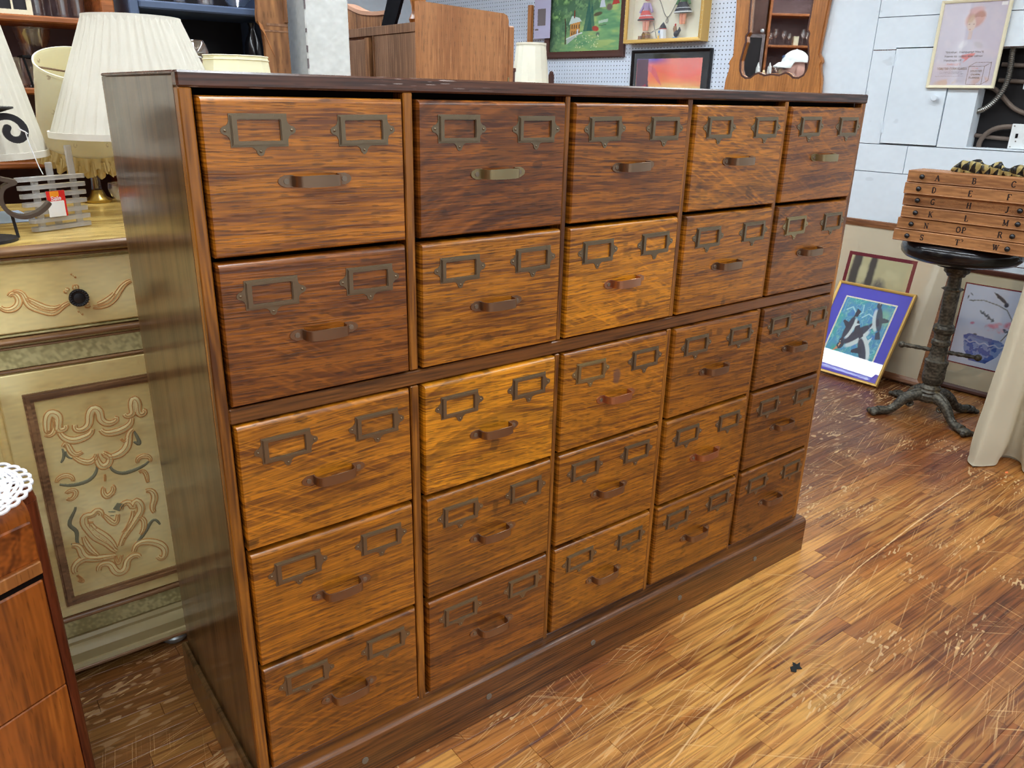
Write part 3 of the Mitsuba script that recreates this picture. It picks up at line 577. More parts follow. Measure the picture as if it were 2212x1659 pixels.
se = unary_union([Polygon([(-.030, .001)] + [(-.030 + .030 * math.sin(t), .031 - .030 * math.cos(t)) for t in np.linspace(0, math.pi / 2, 9)] + [(0, VD), (-.030, VD)])])
m_ = ext(se, VH - .05); v = m_.vertices.copy(); m_.vertices = v
part(van, 'side_edge', vx(mv(m_, 0, -.001, .05 - .021)), 'walnut_edge', 30)
capp = trimesh.convex.convex_hull(np.vstack([np.c_[np.array(se.buffer(o_).exterior.coords), np.full(len(se.buffer(o_).exterior.coords), z_)] for o_, z_ in ((-.0005, VH - .020), (-.002, VH - .010), (-.006, VH - .003), (-.012, VH))]))
part(van, 'edge_cap', vx(capp), 'walnut_edge', 30)
part(van, 'drawer', vx(bx(-.50, -.031, -.004, .012, .570, .648, .003)), 'burl', label='burl veneer drawer')
part(van, 'bead', vx(bx(-.50, -.031, -.006, .012, .540, .566, .002)), 'maple_orange', label='orange maple strip')
part(van, 'gap', vx(bx(-.50, -.0315, -.001, .012, .528, .540)), 'gap_dark')
part(van, 'door', vx(bx(-.50, -.034, -.005, .012, .29, .528, .003)), 'walnut_z'); part(van, 'lower_panel', vx(bx(-.50, -.034, -.005, .012, .055, .2885, .002)), 'walnut_z')
part(van, 'mirror_arm', tube(spline([(-.35, .60, .70), (-.315, .56, .78), (-.335, .55, .87), (-.40, .55, .93), (-.50, .55, .96)], 30), .017, 12, scale=(1, .7)), 'dark_red_wood', True, label='curved dark mirror support')

# crocheted doily on the vanity
dcx, dcy, dr_ = -.128, .100, .148
dmesh = []
def dpt(a, r, z=0): return (dcx + r * math.cos(a), dcy + r * math.sin(a), VH + .0072 + z)
for ri, r in enumerate(np.arange(.010, .134, .0076)):
    t = np.linspace(0, 2 * math.pi, 60); wob = .0022 * np.sin(t * (10 + 3 * ri))
    dmesh.append(tube([dpt(a, r + w_, .0012 * math.sin(9 * a + ri)) for a, w_ in zip(t, wob)], .0034, 5, False))
for k in range(64):
    a = k * 2 * math.pi / 64; dmesh.append(tube([dpt(a + .09 * math.sin(q * 50 + k), q, .0010) for q in np.linspace(.012 if k % 2 == 0 else .06, .132, 14)], .0024, 5))
for k in range(34):
    a = k * 2 * math.pi / 34; dmesh.append(tube([dpt(a + .105 * math.cos(q) * .9, .136 + .012 * math.sin(q), .001 * math.sin(2 * q)) for q in np.linspace(-.3, 3.44, 9)], .0036, 5))
whole('doily', vx(cat(dmesh)), 'yarn_white', 'white crocheted doily lying on the walnut vanity', 'doily', True)

# ------------------------------------------------------------------ lamps on the buffet
BT = 1.072
def shade_mesh(r0, r1, h, pleats=0, amp=0, n=240, thick=.0015, jit=0):
    th = np.linspace(0, 2 * math.pi, n, endpoint=False); V, F = [], []
    ph = np.cumsum(1 + jit * rng.normal(0, 1, n)); ph = ph / ph[-1] * 2 * math.pi
    zs = np.linspace(0, h, 6)
    for off in (0, -thick):
        for z in zs:
            r = r0 + (r1 - r0) * z / h + off + amp * (.5 + .5 * np.cos(ph * pleats)) * (1 if off == 0 else 0)
            V.append(np.c_[r * np.cos(th), r * np.sin(th), np.full(n, z)])
    V = np.vstack(V); m = len(zs)
    for L in range(2):
        for i in range(m - 1):
            for j in range(n):
                a, b = (L * m + i) * n + j, (L * m + i) * n + (j + 1) % n; c, d = a + n, b + n
                F += [(a, b, d), (a, d, c)] if L == 0 else [(a, d, b), (a, c, d)]
    for i in (0, m - 1):
        for j in range(n):
            a, b, c, d = i * n + j, i * n + (j + 1) % n, (m + i) * n + j, (m + i) * n + (j + 1) % n
            F += [(a, c, b), (b, c, d)] if i == 0 else [(a, b, c), (b, d, c)]
    return trimesh.Trimesh(V, np.array(F), process=False)
def band(r, z, h, t=.002): return lathe([(r - t, z), (r + t, z), (r + t, z + h), (r - t, z + h), (r - t, z)], 72)
def pleated(cx, cy, z0, r0, r1, h, label):
    L = thing('table_lamp', label, 'lamp', 'pleated white lamps on the buffet')
    sh = part(L, 'shade', mv(shade_mesh(r0, r1, h, 46, .0045, 460, jit=.35), cx, cy, z0), 'shade_white', 40, label='pleated white fabric shade')
    part(sh, 'trim_band', mv(band(r0 + .0035, -.001, .014), cx, cy, z0), 'shade_band', 40); part(sh, 'trim_band', mv(band(r1 + .0035, h - .013, .014), cx, cy, z0), 'shade_band', 40)
    part(sh, 'spider', mv(cat([tube([(0, 0, h - .02), (.98 * r1 * math.cos(a), .98 * r1 * math.sin(a), h - .006)], .0014, 6) for a in (.3, 2.4, 4.5)]), cx, cy, z0), 'brass')
    part(L, 'base', lathe([(0, 0), (.070, 0), (.072, .008), (.05, .018), (.024, .030), (.02, .05), (.034, .08), (.036, .11), (.018, .15), (.011, .17), (.011, .30), (0, .30)], 32, (cx, cy, BT + .0005)), 'brass', 40)
    return L
pleated(.137, .93, 1.265, .206, .101, .264, 'white pleated table lamp rising behind the left corner of the file cabinet')
pleated(-.288, 1.0, 1.225, .212, .157, .304, 'white pleated table lamp cut off at the left edge of the photo')
# ivory printed drum shade, tilted, with a ruffle; glass column foot
L = thing('table_lamp', 'ivory printed drum shade lamp with ruffled hem between the two white lamps', 'lamp')
TL = np.eye(4); tl_m = lambda m: xf(rot(m, 24, (1, 0, 0), (0, 0, .11)), frame4((.065, 1.285, 1.220), (1, 0, 0), (0, 1, 0), (0, 0, 1)) @ np.diag([1.05, 1.05, 1.05, 1]))
sh = part(L, 'shade', tl_m(shade_mesh(.112, .100, .21)), 'ivory_print', 40)
part(sh, 'trim_band', tl_m(band(.1005, .206, .006)), 'shade_ivory', 40)
rv = []
for k in range(3):
    th = np.linspace(0, 2 * math.pi, 361); A, B = [], []
    for t in th:
        a = .006 * math.sin(31 * t + 2 * k) + .004 * math.sin(53 * t + k); A.append(((.114 + .003 * k) * math.cos(t), (.114 + .003 * k) * math.sin(t), .014 - .010 * k))
        B.append(((.122 + a) * math.cos(t), (.122 + a) * math.sin(t), -.014 - .010 * k + .005 * math.sin(23 * t + 4 * k)))
    V = np.vstack([A, B]); F = [(i, i + 1, 361 + i + 1) for i in range(360)] + [(i, 361 + i + 1, 361 + i) for i in range(360)]; rv.append(trimesh.Trimesh(V, F, process=False))
part(sh, 'ruffle', tl_m(cat(rv)), 'ruffle', True, label='gathered tan ruffle')
part(sh, 'spider', tl_m(tube([(-.099, 0, .200), (0, .0, .185), (.099, 0, .200)], .0022, 6)), 'bronze')
cx, cy = .065, 1.285
part(L, 'column', lathe([(0, .035), (.013, .035), (.011, .06), (.013, .08), (.010, .12), (.011, .16), (.009, .23), (0, .23)], 24, (cx, cy, BT)), 'glass', 40, label='clear glass column')
part(L, 'foot', lathe([(0, .0008), (.034, .0008), (.036, .008), (.022, .016), (.014, .034), (0, .034)], 28, (cx, cy, BT)), 'brass', 40)
part(L, 'rod', cyl(.004, .225, (cx, cy, BT + .15)), 'brass_old', 40)
gb = thing('glass_bowl', 'small clear glass bowl on the buffet beside the drum shade lamp', 'bowl')
part(gb, 'bowl', lathe([(0, .001), (.020, .001), (.026, .006), (.038, .022), (.043, .040), (.041, .055), (.0385, .055), (.040, .040), (.035, .024), (.023, .009), (0, .006)], 36, (.128, 1.24, BT)), 'tumbler_glass', 40)
# octagonal cream shade lamp
L = thing('table_lamp', 'lamp with small cream panelled shade just left of the leaning wooden board', 'lamp')
P = []
def octa(cx, cy, z0, r0, r1, h, name, m):
    ang = [math.radians(22.5 + 45 * k + 8) for k in range(8)]
    for k in range(8):
        a, b = ang[k], ang[(k + 1) % 8]
        q = lambda r, t, z, o=0: (cx + (r - o) * math.cos(t), cy + (r - o) * math.sin(t), z0 + z)
        V = [q(r0, a, 0), q(r0, b, 0), q(r1, b, h), q(r1, a, h), q(r0, a, 0, .003), q(r0, b, 0, .003), q(r1, b, h, .003), q(r1, a, h, .003)]
        part(sh, 'panel', trimesh.convex.convex_hull(np.array(V)), m)
        for z in (h - .002, h - .012): part(sh, 'piping', tube([q(r0 + (r1 - r0) * z / h + .0012, a, z), q(r0 + (r1 - r0) * z / h + .0012, b, z)], .0017, 6), m)
sh = part(L, 'shade_frame', mv(band(.077, .190, .003, .001),   .441, 1.14, 1.271), 'brass')
octa(.441, 1.14, 1.268, .112, .085, .198, 'shade', 'shade_ivory')
part(L, 'base', lathe([(0, .001), (.055, .001), (.055, .012), (.02, .03), (.03, .07), (.014, .12), (.008, .14), (.008, .37), (0, .37)], 28, (.441, 1.14, BT)), 'brass', 40)

# ------------------------------------------------------------------ small things on the buffet top
# acrylic rack of stacked bars
ra = math.radians(24); RF = frame4((-.168, .80, BT + .001), (math.cos(ra), math.sin(ra), 0), (-math.sin(ra), math.cos(ra), 0), (0, 0, 1))
rack = thing('acrylic_rack', 'clear acrylic rack of stacked bars on the buffet', 'rack')
def pill(x0, x1, y, z, w, h): return trimesh.convex.convex_hull(np.vstack([cyl(w, h, (x0 + w, y, z), 'z', 16).vertices, cyl(w, h, (x1 - w, y, z), 'z', 16).vertices]))
for i in range(7):
    z = .006 + i * .0178; x0 = .012 - .002 * i + .004 * (i < 2)
    part(rack, 'bar', xf(pill(x0, x0 + .155 - .003 * (6 - i), 0, z, .011, .0085), RF), 'acrylic', 30)
for x, y, h in ((.040, 0, .118), (.085, .012, .145), (.128, 0, .18)):
    part(rack, 'post', xf(cat(bx(x - .008, x + .008, y - .003, y + .003, 0, h, .002)), RF), 'acrylic', 30)
tg = thing('price_tag', 'red and white sale tag tucked in the acrylic rack', 'tag')
TG = RF @ frame4((.052, -.014, .060), (1, 0, 0), (0, 0, 1), (0, -1, 0))
part(tg, 'card', xf(bx(0, .042, -.030, .026, 0, .0008), TG), 'paper_white'); part(tg, 'red_band', xf(bx(0, .042, .004, .026, .0008, .0011), TG), 'red_card'); part(tg, 'orange_spot', xf(cat(bx(.008, .028, .013, .025, .0011, .0013)), TG), 'orange_card')
part(tg, 'lettering', xf(mv(meshkit.text_mesh('Sale', .0085, .0004, True), .008, .0055, .0012), TG), 'paper_white'); part(tg, 'red_edge', xf(bx(.038, .042, -.030, .004, .0008, .0011), TG), 'red_card')
# wrought iron candle holder
ih = thing('candle_holder', 'black wrought iron scroll candle holder with price tag at left of the buffet', 'candle holder')
def strip(pts, w, t, y, n=50):
    P = spline(pts, n); poly = LineString(P).buffer(t, cap_style=1); return mv(xf(ext(poly, w), UP_XZ), 0, y, 0)
part(ih, 'scroll', strip([(-.240, 1.27), (-.211, 1.2965), (-.185, 1.313), (-.163, 1.316), (-.144, 1.304), (-.139, 1.288), (-.146, 1.274), (-.161, 1.272), (-.170, 1.280), (-.168, 1.295)], .018, .0062, .745), 'black_iron', 30)
part(ih, 'drip_pan', lathe([(0, 0), (.022, -.012), (.062, .001), (.062, .004), (0, .004)], 36, (-.213, .737, 1.331)), 'black_iron', 40)
part(ih, 'stem', tube([(-.240, .737, 1.331), (-.243, .737, 1.2), (-.245, .737, 1.078)], .006, 10), 'black_iron', True)
part(ih, 'scroll', strip([(-.244, 1.214), (-.215, 1.206), (-.192, 1.194), (-.174, 1.188), (-.190, 1.182), (-.202, 1.168), (-.204, 1.150), (-.196, 1.130), (-.176, 1.118), (-.152, 1.120), (-.130, 1.132), (-.12, 1.142)], .034, .0040, .760), 'iron_band', 30)
part(ih, 'foot', cat(cyl(.058, .006, (-.245, .737, BT + .0035), n=32), tube([(-.190, .745, 1.124), (-.186, .745, BT + .002)], .003, 8)), 'black_iron', 30)
part(ih, 'tag_string', cat(tube([(-.1395, .726, 1.287), (-.136, .724, 1.26), (-.127, .722, 1.218), (-.1225, .720, 1.203)], .0011, 6), tube([(-.150, .7265, 1.293), (-.1395, .726, 1.287), (-.1355, .7265, 1.283)], .0016, 6)), 'paper_white', label='white tag string')
whole('paper_sheet', rot(bx(-.26, -.13, .98, 1.19, BT + .0008, BT + .0018), 6, (0, 0, 1), (-.18, 1.1, 0)), 'paper_blue', 'pale blue sheet of paper lying on the buffet', 'paper')
gd = thing('glass_dish', 'low pressed glass dish at the back right of the buffet top', 'dish')
part(gd, 'dish', lathe([(0, .001), (.030, .001), (.05, .012), (.062, .032), (.06, .033), (.047, .015), (.028, .006), (0, .006)], 36, (.235, 1.20, BT)), 'tumbler_glass', 40)
# ------------------------------------------------------------------ bookcase with glassware behind the buffet
bc = thing('bookcase', 'dark bookcase with orange-edged shelves of glassware behind the lamps', 'bookcase')
KY = 1.50
part(bc, 'back_panel', bx(-1.0, .22, KY + .24, KY + .255, .05, 2.3), 'case_back', label='purplish grey back')
part(bc, 'side_panel', bx(.186, .222, KY, KY + .25, .002, 2.3, .003), 'shelf_wood'); part(bc, 'side_panel', bx(-1.02, -.985, KY, KY + .25, .002, 2.3, .003), 'shelf_wood')
for z in (.10, .62, .95, 1.168, 1.370, 1.559, 1.86, 2.28): part(bc, 'shelf', bx(-.985, .186, KY + .002, KY + .24, z - .018, z, .004), 'shelf_wood')
def glassware(kind, x, y, z, h, r, label, m='tumbler_glass'):
    t = thing(kind, label, 'glass', 'glassware in the bookcases')
    P = {'goblet': [(0, 0), (r * .9, 0), (r * .85, h * .03), (.004, h * .07), (.004, h * .42), (r * .6, h * .5), (r, h * .68), (r * .92, h), (r * .88, h), (r * .94, h * .69), (r * .5, h * .54), (0, h * .5)],
         'tumbler': [(0, 0), (r * .8, 0), (r, h), (r * .95, h), (r * .76, h * .08), (0, h * .08)],
         'bowl': [(0, 0), (r * .45, 0), (r * .5, h * .1), (r * .9, h * .6), (r, h), (r * .95, h), (r * .84, h * .6), (r * .44, h * .2), (0, h * .18)],
         'pitcher': [(0, 0), (r * .8, 0), (r, h * .3), (r * .95, h * .55), (r * .7, h * .8), (r * .8, h), (r * .75, h), (r * .64, h * .8), (r * .9, h * .5), (r * .9, h * .3), (r * .7, h * .06), (0, h * .06)]}[kind.split('_')[-1] if kind != 'glass_pitcher' else 'pitcher']
    part(t, 'vessel', lathe(P, 24, (x, y, z + .0006)), m, 40); return t
y = KY + .10
for x, dy, k, h, r, l in ((.035, 0, 'glass_tumbler', .13, .019, 'dark tinted tumbler right of the small two-pane picture on the upper shelf'), (.062, .06, 'glass_goblet', .15, .021, 'clear goblet on the upper bookcase shelf, left of the speckled tumblers'), (.100, -.01, 'glass_tumbler', .14, .019, 'frosted speckled tumbler on the upper shelf, first of two'), (.143, 0, 'glass_tumbler', .15, .020, 'frosted speckled tumbler at the right end of the upper shelf'), (.088, .11, 'glass_goblet', .16, .018, 'slim goblet at the back of the upper shelf')):
    glassware(k, x, y + dy, 1.559, h, r, l)
for x, k, h, r, l, dy in ((.012, 'glass_bowl', .075, .05, 'ribbed pressed glass bowl on top of the dark rack in the lower shelf', .02), (.098, 'glass_bowl', .08, .036, 'pressed glass bowl peeking over the ivory lamp shade', .06), (.005, 'glass_pitcher', .125, .026, 'tall pressed glass pitcher at the back of the lower shelf', .12), (-.05, 'glass_tumbler', .08, .035, 'grey pressed glass tumbler beside the left lamp shade', .0)):
    z0 = 1.370
    if x in (.012,): z0 = 1.456
    glassware(k, x, y + dy - .03, z0, h, r, l)
rk = thing('small_rack', 'small dark tilted stand holding glass on the lower bookcase shelf', 'stand')
part(rk, 'top', bx(-.030, .060, KY + .03, KY + .15, 1.449, 1.456, .001), 'black_matte')
for sx in (-.027, .056):
    for dy in (.034, .146): part(rk, 'leg', tube([(sx, KY + dy, 1.450), (sx + .012, KY + dy, 1.371)], .003, 8), 'black_matte')
part(rk, 'dish', bx(-.012, .05, KY + .05, KY + .11, 1.3715, 1.42, .006), 'tumbler_glass'); part(rk, 'sticker', bx(-.002, .012, KY + .0485, KY + .0495, 1.412, 1.424), 'paper_white', label='white price sticker')
fp = thing('pane_picture', 'cream framed two-pane picture standing on the upper bookcase shelf', 'picture frame')
part(fp, 'frame', xf(cat(ext_xz(ring_poly(-.16, .016, 1.5596, 1.76, .013), .012, KY + .04), ext_xz(sbox(-.034, 1.57, -.029, 1.75), .010, KY + .04)), np.eye(4)), 'cream_frame')
part(fp, 'picture', bx(-.15, .006, KY + .036, KY + .040, 1.57, 1.75), 'hutch_dark')
# painted hutch next to it
hu = thing('hutch', 'dark blue painted hutch behind the lamps, left of the leaning wooden board', 'hutch')
part(hu, 'side_panel', bx(.262, .290, KY, KY + .32, .002, 2.2, .003), 'hutch_blue'); part(hu, 'side_panel', bx(.690, .715, KY, KY + .32, .002, 2.2, .003), 'hutch_blue')
part(hu, 'back_panel', bx(.29, .690, KY + .30, KY + .32, .05, 2.2), 'hutch_dark'); part(hu, 'shelf', bx(.29, .690, KY - .010, KY + .30, 1.598, 1.621, .004), 'hutch_blue')
part(hu, 'shelf', bx(.29, .690, KY + .01, KY + .30, 1.40, 1.42, .002), 'hutch_dark'); part(hu, 'base', bx(.29, .690, KY + .002, KY + .30, .002, 1.10, .003), 'hutch_blue'); part(hu, 'top', bx(.25, .73, KY - .02, KY + .33, 2.2, 2.23, .004), 'hutch_blue')
for x, h, r, l in ((.50, .10, .03, 'glass tumbler on the blue hutch shelf'), (.60, .05, .05, 'low glass bowl on the blue hutch shelf'), (.42, .12, .022, 'pale glass tumbler at the left of the blue hutch shelf')):
    glassware('glass_bowl' if h < .08 else 'glass_tumbler', x, KY + .05, 1.621, h, r, l)
vs = thing('dark_vase', 'dark glossy vase with white glints inside the hutch beside the leaning board', 'vase')
part(vs, 'body', lathe([(0, 0), (.02, 0), (.026, .02), (.030, .06), (.026, .10), (.012, .135), (.010, .15), (.014, .16), (.011, .16), (.008, .148), (0, .14)], 28, (.634, KY + .03, 1.4206)), 'black_gloss', 40)
ch = thing('hurricane_lamp', 'small brass oil lamp with clear glass chimney beside the white pleated shade', 'lamp')
part(ch, 'base', lathe([(0, 0), (.05, 0), (.05, .01), (.02, .03), (.016, .20), (.026, .23), (.022, .30), (.030, .33), (.034, .345), (.034, .36), (.028, .365), (0, .365)], 28, (.366, 1.285, BT + .0006)), 'brass_old', 40)
part(ch, 'chimney', lathe([(.026, .366), (.044, .39), (.046, .405), (.040, .425), (.034, .435), (.0325, .435), (.0385, .424), (.0445, .405), (.0425, .391), (.0245, .366)], 32, (.366, 1.285, BT)), 'tumbler_glass', 40)
# rough board leaning between hutch and post
yb = 1.385
bp = Polygon([(.585, .002), (.690, .002), (.690, 1.30), (.688, 1.62), (.688, 2.1), (.598, 2.1), (.597, 1.62), (.594, 1.60), (.594, 1.575), (.604, 1.565), (.609, 1.55), (.612, 1.50), (.612, 1.30), (.585, 1.2)])
lb = thing('wooden_board', 'tall rough brown wooden board with a broken notched edge, beside the white post', 'board')
part(lb, 'plank', ext_xz(bp, .022, yb), 'rough_board'); part(lb, 'splinter', ext_xz(Polygon([(.594, 1.576), (.606, 1.566), (.618, 1.53), (.640, 1.475), (.628, 1.50), (.612, 1.54), (.600, 1.556)]), .003, yb - .021), 'maple_orange', label='pale split wood')
part(lb, 'cross_mark', cat(bx(.606, .688, yb - .0235, yb - .0218, 1.548, 1.553), bx(.62, .688, yb - .0235, yb - .0218, 1.565, 1.572)), 'raw_brown'); part(lb, 'edge_strip', bx(.676, .689, yb - .028, yb - .0218, 1.575, 2.1, .002), 'rough_board')
# square white post
po = struct('trim_post', bx(.784, .939, 1.45, 1.606, 0, CEIL, .004), 'post_paint', 'square white textured post')
part(po, 'corner_seam', cat([bx(.7832, .7875, 1.4485, 1.4525, z, z + h) for z, h in ((1.45, .03), (1.50, .02), (1.56, .012), (1.63, .03))]), 'ink_gray')

# ------------------------------------------------------------------ oak cabinet seen from behind and its end, things on it
oc = thing('oak_cabinet', 'oak cabinet with plain end panel and raw dark back, behind the file cabinet', 'cabinet')
OY = 1.40
ep = Polygon([(1.180, .002), (1.575, .002), (1.575, 1.645), (1.568, 1.662), (1.552, 1.668), (1.18, 1.682)])
part(oc, 'end_panel', ext_xz(ep, .022, OY + .022), 'oak_pale')
part(oc, 'end_panel', bx(1.205, 1.575, 2.0, 2.02, .002, 1.574), 'oak_pale')
part(oc, 'stile', bx(1.576, 1.606, OY + .002, OY + .03, .002, 1.628, .005), 'oak_pale'); part(oc, 'hinge', bx(1.574, 1.580, OY - .003, OY + .004, 1.38, 1.445, .001), 'brass_old')
part(oc, 'back_rail', bx(1.183, 1.20, OY + .022, 2.0, 1.585, 1.616, .001), 'raw_brown')
part(oc, 'back_panel', bx(1.186, 1.20, OY + .022, 1.747, .1, 1.584, .001), 'raw_brown'); part(oc, 'back_panel', bx(1.186, 1.20, 1.820, 2.0, .1, 1.575, .001), 'raw_brown')
part(oc, 'back_stile', bx(1.182, 1.20, 1.747, 1.753, .1, 1.5845), 'rough_board'); part(oc, 'back_stile', bx(1.182, 1.20, 1.786, 1.820, .1, 1.58), 'rough_board')
part(oc, 'inside', bx(1.21, 1.22, OY + .03, 1.99, .1, 1.57), 'near_black'); part(oc, 'top', bx(1.20, 1.575, OY + .022, 2.0, 1.575, 1.597, .002), 'oak_pale')
sp = thing('turned_spindle', 'turned orange wooden spindle standing on the oak cabinet beside its end panel', 'spindle')
part(sp, 'shaft', lathe([(0, 0), (.040, 0), (.042, .02), (.030, .028), (.036, .05), (.030, .062), (.024, .075), (.026, .10), (.034, .13), (.036, .2), (.03, .26), (0, .26)], 28, (1.34, 1.672, 1.5976)), 'maple_orange', 40)
st = thing('black_strap', 'wide black strap slanting up behind the oak cabinet', 'strap')
sp_ = Polygon([(1.75, 1.5985), (1.65, 1.5985), (1.605, 1.66), (1.545, 1.75), (1.50, 1.80), (1.60, 1.80), (1.655, 1.75), (1.70, 1.68)])
part(st, 'band', xf(ext(sp_, .012), frame4((1.214, 0, 0), (0, 1, 0), (0, 0, 1), (1, 0, 0))), 'strap_black')
cr = thing('crest_rail', 'pinkish brown curved crest rail lying on the oak cabinet top', 'chair part')
hp = [(2.10, 1.712), (2.06, 1.704), (1.98, 1.682), (1.86, 1.666), (1.76, 1.662), (1.70, 1.664)]
part(cr, 'panel', xf(ext(Polygon([(1.70, 1.598), (2.01, 1.598), (2.10, 1.640)] + hp), .02), frame4((1.235, 0, 0), (0, 1, 0), (0, 0, 1), (1, 0, 0))), 'rough_board')
part(cr, 'cap_rail', xf(ext(LineString(spline(hp, 30)).buffer(.007, cap_style=2), .05), frame4((1.230, 0, .007), (0, 1, 0), (0, 0, 1), (1, 0, 0))), 'pink_wood', 30)
# white lamp and dark chair post behind the oak cabinet
L = thing('floor_lamp', 'lamp with narrow off-white shade right of the oak cabinet', 'lamp')
LX, LY = 2.875, 2.92
sh = part(L, 'shade', mv(shade_mesh(.120, .091, .252, n=16), LX, LY, 1.438), 'shade_linen'); part(sh, 'trim_band', mv(band(.0925, .240, .012), LX, LY, 1.438), 'shade_linen', 40); part(sh, 'trim_band', mv(band(.1205, 0, .010), LX, LY, 1.438), 'shade_linen', 40)
part(L, 'base', lathe([(0, .001), (.13, .001), (.13, .02), (.02, .04), (.012, .06), (.012, 1.42), (0, 1.42)], 28, (LX, LY, 0)), 'brass_old', 40); part(L, 'harp', tube([(LX - .119, LY, 1.445), (LX, LY, 1.42), (LX + .119, LY, 1.445)], .002, 6), 'brass_old')
cp = thing('chair', 'dark wooden chair back post just right of the off-white lamp shade', 'chair')
CX, CY = 3.425, 3.385
for dy in (0, .40): part(cp, 'back_post', bx(CX, CX + .032, CY + dy, CY + dy + .03, .001, 1.532, .003), 'dark_red_wood'); part(cp, 'finial', mv(ball(.016, sub=1), CX + .016, CY + dy + .015, 1.538), 'dark_red_wood')
part(cp, 'seat', bx(CX - .42, CX, CY - .01, CY + .44, .43, .455, .008), 'dark_red_wood'); part(cp, 'back_rail', bx(CX + .008, CX + .022, CY + .03, CY + .40, 1.25, 1.38, .003), 'dark_red_wood')
for dy in (.01, .39): part(cp, 'leg', bx(CX - .40, CX - .37, CY + dy, CY + dy + .03, .001, .431, .003), 'dark_red_wood')
wpst = thing('wooden_upright', 'narrow orange wooden upright between the oak cabinet and the landscape painting', 'upright')
part(wpst, 'upright', wbox(3.70, 3.735, .0012, 2.0, .03, .06, .003), 'maple_orange')

# ------------------------------------------------------------------ pictures: vertex-coloured paint on a fine grid
def art(w, h, fn, nx=150):
    ny = max(8, int(nx * h / w)); u, v = np.meshgrid(np.linspace(0, 1, nx), np.linspace(0, 1, ny))
    C = np.zeros(u.shape + (3,)); C = fn(u, v, C)
    V = np.c_[u.ravel() * w, v.ravel() * h, np.zeros(u.size)]; i = np.arange(nx * ny).reshape(ny, nx)
    F = np.vstack([np.c_[i[:-1, :-1].ravel(), i[:-1, 1:].ravel(), i[1:, 1:].ravel()], np.c_[i[:-1, :-1].ravel(), i[1:, 1:].ravel(), i[1:, :-1].ravel()]])
    return trimesh.Trimesh(V, F, process=False), np.clip(C.reshape(-1, 3), 0, 1)
def nz(u, v, a, b, s, o=3): return meshkit.fbm(np.stack([u * a, v * b, np.full_like(u, s)], -1), o, s)
def lay(C, m, col, k=1.0): m = np.clip(m * k, 0, 1)[..., None]; return C * (1 - m) + np.array(S(*col)) * m
def ell(u, v, cx, cy, rx, ry, a=0, soft=.15):
    ca, sa = math.cos(a), math.sin(a); x, y_ = (u - cx) * ca + (v - cy) * sa, -(u - cx) * sa + (v - cy) * ca
    return np.clip((1 - np.sqrt((x / rx) ** 2 + (y_ / ry) ** 2)) / soft, 0, 1)
def pg(u, v, pts): return contains_xy(Polygon(pts), u, v).astype(float)
def ln(u, v, pts, w):
    d = np.full(u.shape, 9.0)
    for (x0, y0), (x1, y1) in zip(pts[:-1], pts[1:]):
        t = np.clip(((u - x0) * (x1 - x0) + (v - y0) * (y1 - y0)) / ((x1 - x0) ** 2 + (y1 - y0) ** 2 + 1e-12), 0, 1); d = np.minimum(d, np.hypot(u - x0 - t * (x1 - x0), v - y0 - t * (y1 - y0)))
    return np.clip((w - d) / (w * .4), 0, 1)
def put_art(parent, w, h, fn, F, x, y, z, nx=150, name='painting'):
    m, c = art(w, h, fn, nx); part(parent, name, xf(mv(m, x, y, z), F), 'art', color=c)
def frame_sides(parent, F, w, h, fw, d, m, z0=0.0, lip=.3):
    """four mitred frame rails round a w x h rectangle, outer size; local z towards the viewer"""
    prof = [(0, z0), (0, z0 + d * .8), (fw * .15, z0 + d), (fw * .55, z0 + d * .92), (fw, z0 + d * (1 - lip)), (fw, z0)]
    C = [(0, 0), (w, 0), (w, h), (0, h)]; I = lambda i, t: {0: (t, t), 1: (w - t, t), 2: (w - t, h - t), 3: (t, h - t)}[i]
    for i in range(4):
        j = (i + 1) % 4; V = []
        for k in (i, j):
            for t, z in prof: a = I(k, t); V.append((a[0], a[1], z))
        n = len(prof); Fc = []
        for q in range(n): r = (q + 1) % n; Fc += [(q, r, n + r), (q, n + r, n + q)]
        for q in range(1, n - 1): Fc += [(0, q + 1, q), (n, n + q, n + q + 1)]
        part(parent, 'frame_rail', xf(trimesh.Trimesh(np.array(V, float), np.array(Fc)[:, ::-1], process=False), F), m)
def wframe(s, z, o=0.0): return frame4(wpt(s, z, o), -WT, (0, 0, 1), WN)                    # local x to the right in the photo (towards -s)

